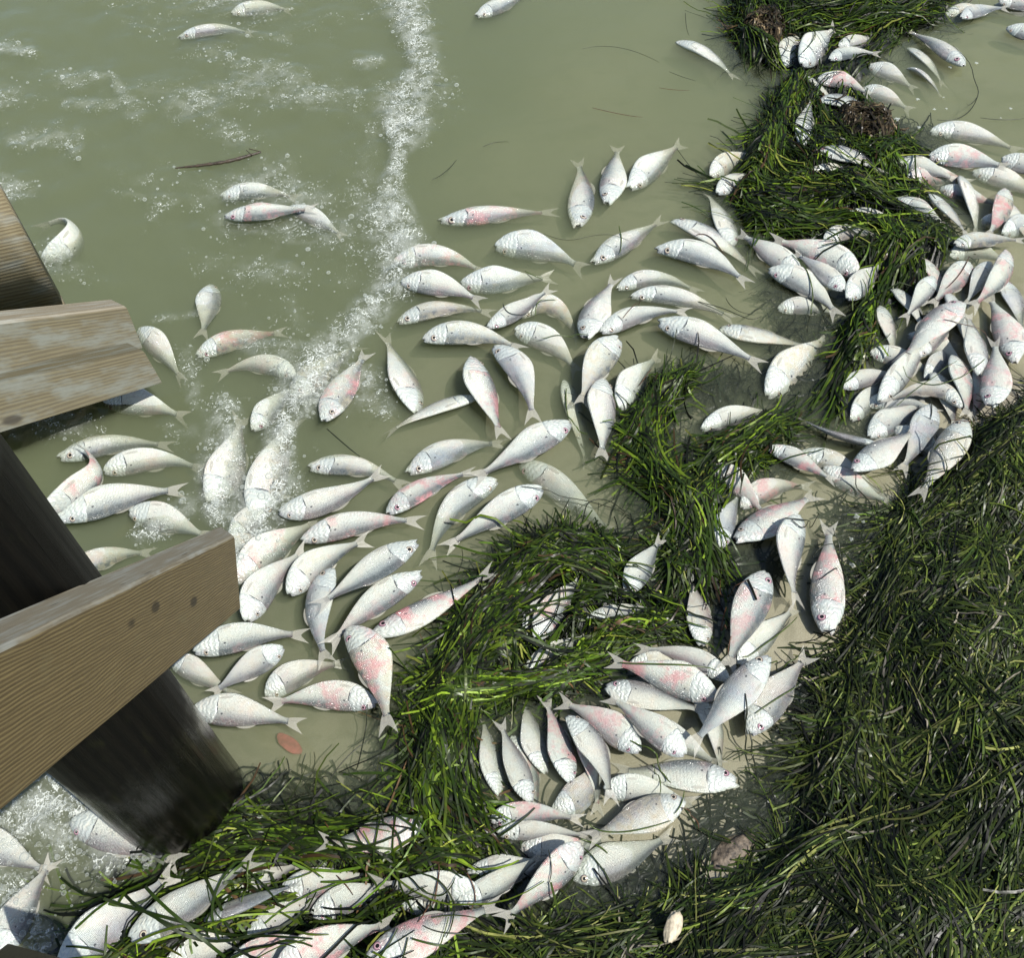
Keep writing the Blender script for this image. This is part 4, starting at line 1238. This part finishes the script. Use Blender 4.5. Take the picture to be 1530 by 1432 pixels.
mat_polys = []
for mi, (nm, poly, cnt, hgt, pal, lab, keep) in enumerate(MATS):
    wp = np.array([at(x, y)[:2] for x, y in poly])
    mat_polys.append(wp)
    lo, hi = wp.min(0), wp.max(0)
    r = np.random.default_rng(100 + mi)
    hn = sines(10, 12, 60, 300 + mi)

    def mound(x, y, wp=wp, hgt=hgt, hn=hn):
        ins = inside(x, y, wp)
        d = edge_dist(x, y, wp)
        g = ground(x, y)
        h_ = hgt * sstep(0, .06, d) * (0.72 + 0.5 * hn(x, y))
        return np.where(ins, np.maximum(g, -0.008) + h_, np.maximum(g, -.012))
    # candidates
    frac = inside(r.uniform(lo[0], hi[0], 4000), r.uniform(lo[1], hi[1], 4000), wp).mean()
    per_b = 16
    nb_ = int(cnt * (1.0 if pal == 'beach' else 1.9) / frac / per_b)
    b0 = np.stack([r.uniform(lo[0], hi[0], nb_), r.uniform(lo[1], hi[1], nb_)], -1)
    fr = flow_angle(b0[:, 0], b0[:, 1])
    spread = .50 if pal == 'beach' else .30 if pal == 'green' else 1.2
    ba = fr + r.normal(0, spread, nb_) * np.where(r.random(nb_) < .2, 2.4, 1.0)
    bbend, btone, blay = r.normal(0, .6, nb_), np.exp(r.normal(0, .42, nb_)), r.uniform(-.2, 1, nb_)
    bid = np.repeat(np.arange(nb_), per_b)
    la, lc = r.normal(0, .040, len(bid)), r.normal(0, .013, len(bid))
    cx = b0[bid, 0] + np.cos(ba[bid]) * la - np.sin(ba[bid]) * lc; cy = b0[bid, 1] + np.sin(ba[bid]) * la + np.cos(ba[bid]) * lc
    ok = inside(cx, cy, wp)
    if pal == 'green':
        ok &= edge_dist(cx, cy, wp) > .018
    cx, cy, bid = cx[ok], cy[ok], bid[ok]
    ang = ba[bid] + r.normal(0, .11, len(cx)) + (r.random(len(cx)) < .08) * r.normal(0, 1.0, len(cx))
    ln = r.gamma(5.0, 1, len(cx)) / 5.0 * (.18 if pal == 'beach' else .235 if pal == 'green' else .06)
    ln = np.clip(ln, .045, .42)
    # how much of it would lie over fish
    if pal == 'green':
        out_ = np.zeros(len(cx))
        for q_ in (-.45, .45):
            out_ += ~inside(cx + np.cos(ang) * ln * q_, cy + np.sin(ang) * ln * q_, wp)
        ok = r.random(len(cx)) > np.array([0, .62, .95])[out_.astype(int)]
        cx, cy, ang, ln, bid = cx[ok], cy[ok], ang[ok], ln[ok], bid[ok]
    cov = np.zeros(len(cx))
    for s in (-.5, -.25, 0, .25, .5):
        t_ = top_at(cx + np.cos(ang) * ln * s, cy + np.sin(ang) * ln * s)
        cov += (t_ > -0.05) / 5
    acc = r.random(len(cx)) < np.maximum((1 - keep * cov) ** 3.5, .03)
    idx = np.where(acc)[0][:cnt]
    cx, cy, ang, ln, bid = cx[idx], cy[idx], ang[idx], ln[idx], bid[idx]
    n = len(cx)
    lay = blay[bid] * .020 + r.uniform(-.1, .4, n) * .008
    wd = r.uniform(.0032, .0068, n) * (.74 if pal == 'beach' else 1.0) * (1.0 if pal != 'brown' else 1.3)
    bd = bbend[bid] + r.normal(0, .2, n)
    parts = [blades(n, cx, cy, lay, ang, ln, wd, bd, 700 + mi, pal, zfun=mound, lift=.006, tone=btone[bid], wob=.10)]
    # matted lower layer
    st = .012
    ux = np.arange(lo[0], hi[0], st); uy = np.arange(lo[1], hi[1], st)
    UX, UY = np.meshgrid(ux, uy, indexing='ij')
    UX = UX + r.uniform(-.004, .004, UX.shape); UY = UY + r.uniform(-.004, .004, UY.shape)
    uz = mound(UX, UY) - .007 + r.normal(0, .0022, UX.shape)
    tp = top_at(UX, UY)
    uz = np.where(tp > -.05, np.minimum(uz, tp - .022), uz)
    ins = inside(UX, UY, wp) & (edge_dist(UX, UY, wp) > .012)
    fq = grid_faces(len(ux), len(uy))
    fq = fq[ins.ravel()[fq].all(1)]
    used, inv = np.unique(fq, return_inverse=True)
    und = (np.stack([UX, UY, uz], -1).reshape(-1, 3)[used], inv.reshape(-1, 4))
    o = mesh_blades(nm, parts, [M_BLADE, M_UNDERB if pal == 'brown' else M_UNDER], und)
    tag(o, lab, 'seagrass', kind='stuff')

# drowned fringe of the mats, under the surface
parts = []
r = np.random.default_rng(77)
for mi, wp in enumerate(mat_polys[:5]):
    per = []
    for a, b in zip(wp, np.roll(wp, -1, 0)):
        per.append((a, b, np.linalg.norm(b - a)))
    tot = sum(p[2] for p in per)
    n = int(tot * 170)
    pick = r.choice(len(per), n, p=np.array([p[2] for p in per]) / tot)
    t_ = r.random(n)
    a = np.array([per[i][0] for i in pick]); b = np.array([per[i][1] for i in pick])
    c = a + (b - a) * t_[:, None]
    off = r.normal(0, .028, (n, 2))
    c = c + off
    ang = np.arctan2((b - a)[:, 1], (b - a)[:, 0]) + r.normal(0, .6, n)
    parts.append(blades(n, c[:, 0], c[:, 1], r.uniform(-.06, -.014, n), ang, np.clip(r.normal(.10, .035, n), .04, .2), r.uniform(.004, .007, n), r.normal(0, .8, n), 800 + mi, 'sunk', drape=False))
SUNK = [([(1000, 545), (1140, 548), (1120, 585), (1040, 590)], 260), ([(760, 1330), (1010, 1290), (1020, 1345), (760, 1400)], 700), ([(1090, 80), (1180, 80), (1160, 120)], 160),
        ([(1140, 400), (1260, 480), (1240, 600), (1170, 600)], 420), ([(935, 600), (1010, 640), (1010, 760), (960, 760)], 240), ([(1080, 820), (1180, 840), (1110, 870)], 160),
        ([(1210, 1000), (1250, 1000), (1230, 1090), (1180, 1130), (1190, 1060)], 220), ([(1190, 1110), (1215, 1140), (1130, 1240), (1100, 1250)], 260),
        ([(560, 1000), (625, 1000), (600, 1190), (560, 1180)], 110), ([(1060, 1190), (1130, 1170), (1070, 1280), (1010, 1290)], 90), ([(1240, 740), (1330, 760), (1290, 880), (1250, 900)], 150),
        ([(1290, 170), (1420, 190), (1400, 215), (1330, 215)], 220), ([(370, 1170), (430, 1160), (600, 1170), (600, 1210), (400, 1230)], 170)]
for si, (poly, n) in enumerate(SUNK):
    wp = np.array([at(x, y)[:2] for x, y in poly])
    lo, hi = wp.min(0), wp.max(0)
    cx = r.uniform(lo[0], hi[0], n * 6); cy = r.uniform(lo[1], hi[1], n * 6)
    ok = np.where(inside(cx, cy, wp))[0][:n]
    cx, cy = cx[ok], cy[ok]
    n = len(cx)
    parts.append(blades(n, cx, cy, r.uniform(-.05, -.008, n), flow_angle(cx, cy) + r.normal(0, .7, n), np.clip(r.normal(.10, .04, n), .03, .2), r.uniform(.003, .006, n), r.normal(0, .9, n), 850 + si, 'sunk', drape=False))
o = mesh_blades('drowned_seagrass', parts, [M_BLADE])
tag(o, 'dark drowned seagrass fringe under the shallow water', 'seagrass', kind='stuff')

# loose single strands that can be told apart
LOOSE = [  # pixels along the strand, palette, where
    ((870, 72, 925, 70, 985, 92), 0, 'w'), ((1000, 106, 1040, 120), 0, 'w'), ((885, 160, 930, 170, 960, 174), 2, 'w'), ((985, 130, 1030, 134), 2, 'w'), ((1024, 18, 1026, 40, 1030, 52), 0, 'w'),
    ((638, 127, 650, 126, 664, 128), 0, 'w'), ((722, 218, 740, 212, 760, 211), 0, 'w'), ((645, 268, 665, 256, 682, 238), 0, 'w'), ((1012, 222, 1035, 252, 1058, 274), 0, 'w'),
    ((812, 350, 850, 358, 900, 350, 940, 362), 0, 'f'), ((925, 338, 928, 360, 926, 380), 1, 'f'), ((1040, 354, 1062, 358, 1085, 384), 2, 'f'), ((930, 488, 945, 470, 956, 460), 2, 'f'),
    ((808, 510, 840, 504, 880, 508), 1, 'f'), ((752, 460, 762, 478, 790, 474), 0, 'f'), ((800, 472, 808, 455, 830, 450), 1, 'f'), ((784, 404, 800, 412, 810, 416), 1, 'f'),
    ((846, 580, 846, 605, 850, 625), 1, 'f'), ((848, 628, 862, 642, 878, 648), 1, 'f'), ((955, 576, 966, 560, 974, 550), 2, 'f'), ((1044, 450, 1080, 460, 1120, 476, 1138, 472), 0, 'w'),
    ((1085, 445, 1100, 462, 1128, 470), 0, 'w'), ((488, 640, 520, 668, 538, 682), 0, 'w'), ((490, 1170, 520, 1130, 560, 1100), 0, 'w'), ((548, 1160, 552, 1180, 574, 1210), 0, 'w'),
    ((530, 1160, 540, 1120, 552, 1060), 0, 'w'), ((510, 1154, 530, 1160, 548, 1170), 0, 'w'), ((640, 835, 690, 832, 730, 850), 1, 'w'), ((680, 862, 690, 840, 690, 820), 0, 'w'),
    ((780, 740, 860, 745, 930, 765, 955, 790), 0, 'w'), ((870, 780, 880, 750, 910, 748, 940, 770), 0, 'w'), ((960, 760, 980, 770, 985, 780), 0, 'w'),
    ((1165, 798, 1190, 797, 1215, 790), 0, 'f'), ((1175, 800, 1190, 808, 1200, 800), 0, 'f'), ((1210, 840, 1225, 826, 1242, 822, 1243, 832), 0, 'f'), ((1240, 800, 1258, 840, 1262, 900), 0, 'f'),
    ((1081, 922, 1078, 940, 1081, 955), 2, 'f'), ((1088, 966, 1084, 985, 1086, 996), 2, 'f'), ((1110, 985, 1130, 975, 1190, 925), 1, 'f'), ((1143, 1015, 1165, 1002, 1192, 990), 1, 'f'), ((1124, 1078, 1150, 1060, 1188, 1035), 1, 'f'),
    ((924, 1005, 1000, 1014, 1066, 1018), 1, 'f'), ((1072, 885, 1092, 892, 1114, 884), 2, 'f'), ((940, 1120, 980, 1145, 1004, 1180), 1, 'f'), ((975, 1150, 985, 1170, 984, 1195), 1, 'f'), ((1020, 1190, 1015, 1210, 1005, 1225), 1, 'f'),
    ((880, 1240, 930, 1250, 1000, 1235), 1, 'f'), ((868, 1255, 890, 1262, 908, 1276), 1, 'f'), ((820, 1290, 824, 1320, 818, 1340), 0, 'f'), ((480, 1248, 530, 1246, 570, 1254, 590, 1258), 1, 'f'),
    ((492, 1240, 510, 1262, 525, 1282), 2, 'f'), ((572, 1210, 578, 1235, 580, 1246), 0, 'f'), ((640, 1218, 690, 1185, 720, 1160), 1, 'f'), ((380, 1252, 381, 1290, 372, 1360), 1, 'f'), ((662, 1310, 650, 1360, 632, 1395), 2, 'f'),
    ((505, 1312, 520, 1328, 530, 1342), 2, 'f'), ((640, 1400, 680, 1410, 735, 1400), 0, 'f'), ((702, 1320, 712, 1345, 708, 1375), 2, 'f'), ((1280, 990, 1300, 1000, 1296, 1022), 1, 'b'), ((1232, 1180, 1250, 1150, 1280, 1100), 1, 'b'),
    ((1410, 440, 1430, 420, 1444, 392), 2, 'f'), ((1400, 500, 1440, 508, 1476, 516), 2, 'f'), ((1340, 570, 1400, 590, 1460, 560), 1, 'f'), ((1330, 620, 1370, 590, 1420, 560), 1, 'f'), ((1385, 610, 1386, 625, 1384, 640), 0, 'f'),
    ((1180, 395, 1200, 415, 1212, 450, 1210, 480), 1, 'f'), ((1408, 648, 1430, 652, 1445, 650), 2, 'f'), ((1420, 80, 1450, 110, 1462, 140, 1440, 165), 0, 'w'), ((1465, 175, 1500, 178, 1530, 176), 0, 'w'), ((1400, 178, 1440, 172, 1462, 140), 0, 'w'),
    ((1280, 830, 1310, 845, 1330, 820), 0, 'w'), ((1258, 860, 1285, 858, 1300, 840), 0, 'w'), ((1255, 740, 1290, 760, 1340, 765), 0, 'w'), ((1270, 720, 1300, 750, 1310, 770), 0, 'w'), ((1115, 1100, 1130, 1150, 1132, 1180), 0, 'w'), ((1105, 1060, 1112, 1110, 1118, 1150), 0, 'w'),
    ((1075, 1120, 1078, 1128), 0, 'w'), ((1112, 1152, 1128, 1160, 1148, 1195), 1, 'w'), ((1130, 1215, 1160, 1230, 1190, 1220), 0, 'w'), ((1015, 1215, 1040, 1225, 1042, 1245), 2, 'w'), ((990, 1290, 1000, 1270, 1012, 1250), 0, 'w'), ((1040, 1320, 1050, 1280, 1070, 1240), 0, 'w'),
    ((128, 893, 145, 905, 150, 912), 0, 'p'), ((132, 905, 143, 925, 137, 962), 0, 'p')]
M_STRAND = [mat_plain('strand_dark', (.020, .024, .012), .35, var=.4, sc=60), mat_plain('strand_green', (.055, .085, .014), .3, var=.4, sc=60), mat_plain('strand_rust', (.085, .040, .020), .35, var=.4, sc=60)]
CW = ('thin dark', 'fresh green', 'rusty brown')
LW = {'w': ('strand of eelgrass adrift in the shallow water', 'eelgrass strands adrift in the shallows'), 'f': ('strand of eelgrass lying across the fish', 'eelgrass strands lying on fish'),
      'b': ('pale looping strand on the beach weed', 'strands on the beach weed'), 'p': ('strand of weed snagged on the brace board', 'weed snagged on the brace board')}
for li, (pts, ck, wh) in enumerate(LOOSE):
    P_ = np.array(pts, float).reshape(-1, 2)
    if wh == 'p':
        continue
    w = np.array([at(x, y, .004)[:2] for x, y in P_])
    if len(w) == 2:
        w = np.array([w[0], w.mean(0) + rng.normal(0, .004, 2), w[1]])
    cur, L = spine_curve(list(w), 15)
    tn = np.gradient(cur, axis=0); tn /= np.linalg.norm(tn, axis=1)[:, None]
    sd_ = np.stack([-tn[:, 1], tn[:, 0]], -1)
    g = ground(cur[:, 0], cur[:, 1])
    zz_ = np.maximum(g + .003, .002 if wh != 'b' else -1)
    if wh == 'b':
        zz_ = zz_ + .062
    tp = top_at(cur[:, 0], cur[:, 1])
    tp = np.maximum(tp, np.maximum(np.roll(tp, 1), np.roll(tp, -1)) - .002)
    zz_ = np.maximum(zz_, np.where(tp > -.05, tp + .0022, -1))
    zz_ = np.convolve(np.pad(zz_, 1, 'edge'), [.25, .5, .25], 'valid')
    zz_ = np.maximum(zz_, np.where(tp > -.05, tp + .0015, -1))
    hw = rng.uniform(.0011, .0020) * np.sin(np.linspace(.15, .95, 15) * np.pi) ** .4
    sec = [(1, 0), (0, .45), (-1, 0), (0, -.45)]
    v = []
    for i in range(15):
        for a, b in sec:
            v.append((*(cur[i] + sd_[i] * a * hw[i]), zz_[i] + b * hw[i]))
    v = np.array(v)
    org = np.array([*cur[7], zz_[7]])
    me = new_mesh('eelgrass_strand', v - org, grid_faces(15, 4, True))
    o = link('eelgrass_strand', me, M_STRAND[ck])
    o.location = org
    tag(o, f'{CW[ck]} {LW[wh][0]}', 'eelgrass', LW[wh][1])

# ------------------------------------------------------------------ foam bubbles
r = np.random.default_rng(5)
n = 60000
bx, by = r.uniform(-20, 720, n), r.uniform(-20, 1440, n)
f_ = foam_at(bx, by)
clump = _fw(bx * 3.1, by * 3.1) * .5 + .5
ok = (r.random(n) < np.clip((f_ - .22) * clump * 1.25, 0, 1))
bx, by = bx[ok][:5200], by[ok][:5200]
ico = bpy.data.meshes.new('tmp')
import bmesh
bm = bmesh.new(); bmesh.ops.create_icosphere(bm, subdivisions=2, radius=1.0); bm.to_mesh(ico); bm.free()
iv = np.array([v.co for v in ico.vertices]); it = np.array([list(p.vertices) for p in ico.polygons])
bpy.data.meshes.remove(ico)
W = np.array([at(x, y, .004) for x, y in zip(bx, by)])
nb = len(W)
rad = np.clip(np.exp(r.normal(math.log(.0019), .62, nb)), .0008, .011)
tp = top_at(W[:, 0], W[:, 1])
fz = foam_at(bx, by)
hz = np.where(tp > -.01, np.maximum(tp, 0), fz * (.010 + .006 * w2(W[:, 0] * 2, W[:, 1] * 2)))
cz = hz + rad * .25 + (r.random(nb) < .12) * r.uniform(0, .012, nb)
C_ = np.stack([W[:, 0], W[:, 1], cz], -1)
sq = np.stack([np.ones(nb), np.ones(nb), r.uniform(.45, .9, nb)], -1)
v = (iv[None] * rad[:, None, None] * sq[:, None] + C_[:, None]).reshape(-1, 3)
f = (it[None] + (np.arange(nb) * len(iv))[:, None, None]).reshape(-1, 3)
o = link('foam', new_mesh('foam', v, f), M_BUB)
tag(o, 'white bubbly foam along the breaking ripple', 'foam', kind='stuff')

# larger single bubbles in the shallows
bub = None
for x, y, q in ((1340, 178, 9), (1371, 148, 6), (1396, 163, 5), (1414, 162, 4), (1459, 94, 6), (1510, 162, 5), (1373, 190, 6), (1420, 100, 6), (1280, 772, 7), (1274, 845, 7), (1286, 898, 7), (1272, 806, 5), (1318, 786, 5), (1290, 780, 4), (1495, 176, 3), (1410, 145, 3)):
    p = at(x, y, .003)
    if bub is None:
        nl = 7
        vv_ = []
        for kx, ky, kr in ((0, 0, 1), (.9, .5, .6), (-.8, .6, .7), (.3, -.9, .55), (-.7, -.6, .5)):
            for c in iv:
                vv_.append((kx + c[0] * kr, ky + c[1] * kr, max(c[2] * kr * .6, -.05)))
        ff_ = np.vstack([it + i * len(iv) for i in range(5)])
        bub = new_mesh('bubble_cluster', vv_, ff_)
    o = link('bubble_cluster', bub, M_BUB)
    o.location = p
    sc_ = q / FPX * 2.1 * .55
    o.scale = (sc_,) * 3
    o.rotation_euler = (0, 0, rng.uniform(0, 6))
    tag(o, ('small white bubble cluster on the brown puddle' if y < 300 else 'small white bubble cluster on the sandy shallows'), 'bubbles',
        'bubbles on the puddle' if y < 300 else 'bubbles on the shallows')

# ------------------------------------------------------------------ small finds
# floating twig
P_ = [at(x, y, .004) for x, y in ((262, 251), (300, 247), (345, 240), (390, 227))]
cur, L = spine_curve(P_, 24)
hw = np.interp(np.linspace(0, 1, 24), [0, .3, .8, 1], [.002, .0052, .006, .003])
v = []
for i in range(24):
    for jn in range(8):
        a = 2 * math.pi * jn / 8
        v.append(cur[i] + np.array((0, math.cos(a), math.sin(a))) * hw[i] * (1 + .15 * math.sin(i * 2.3)))
org = cur[12]
twig = bpy.data.objects.new('floating_twig', None); COL.objects.link(twig); twig.location = org
link('stem', new_mesh('stem', np.array(v) - org, grid_faces(24, 8, True)), M_STICK, twig)
for a, b in (((372, 222), (388, 226)), ((377, 232), (368, 224))):
    q = np.linspace(at(*b, .005), at(*a, .010), 6)
    v = []
    for i in range(6):
        for jn in range(5):
            an = 2 * math.pi * jn / 5
            v.append(q[i] + np.array((math.cos(an) * .4, math.cos(an), math.sin(an))) * .0014)
    link('side_shoot', new_mesh('side_shoot', np.array(v) - org, grid_faces(6, 5, True)), M_STICK, twig)
tag(twig, 'thin dark twig floating in the open green water', 'twig')


def lumpy(name, px, py, z, sx, sy, sz, rot, mat, seed, label, cat, ridges=0.0):
    bm = bmesh.new(); bmesh.ops.create_icosphere(bm, subdivisions=4, radius=1.0)
    ln = sines(8, 2, 6, seed)
    for v in bm.verts:
        k = 1 + .16 * float(ln(v.co.x + v.co.z, v.co.y - v.co.z)) + ridges * math.sin(14 * (v.co.x + .4 * v.co.y)) * .04
        v.co = Vector((v.co.x * sx * k, v.co.y * sy * k, max(v.co.z, -.5) * sz * k))
    me = bpy.data.meshes.new(name); bm.to_mesh(me); bm.free()
    me.polygons.foreach_set('use_smooth', np.ones(len(me.polygons), dtype=bool))
    o = link(name, me, mat)
    p = at(px, py, z)
    o.location = p
    o.rotation_euler = (0, 0, rot)
    tag(o, label, cat)
    return o


def gz_px(x, y):
    p = at(x, y)
    return float(ground(np.array([p[0]]), np.array([p[1]]))[0])


lumpy('oyster_shell', 1005, 1386, gz_px(1005, 1386) + .066, .014, .030, .009, R(-25), M_SHELL, 41, 'cream oyster shell lying on the beach weed', 'shell', 1.0)
lumpy('brown_stone', 1094, 1276, max(gz_px(1094, 1276), -.01) + .000, .055, .026, .012, R(32), M_ROCK, 42, 'brown crusted stone at the edge of the beach weed', 'stone')
lumpy('red_tissue', 430, 1112, -.044, .036, .014, .003, R(-38), M_RED, 43, 'red scrap of fish tissue under shallow water by the piling', 'fish scrap')
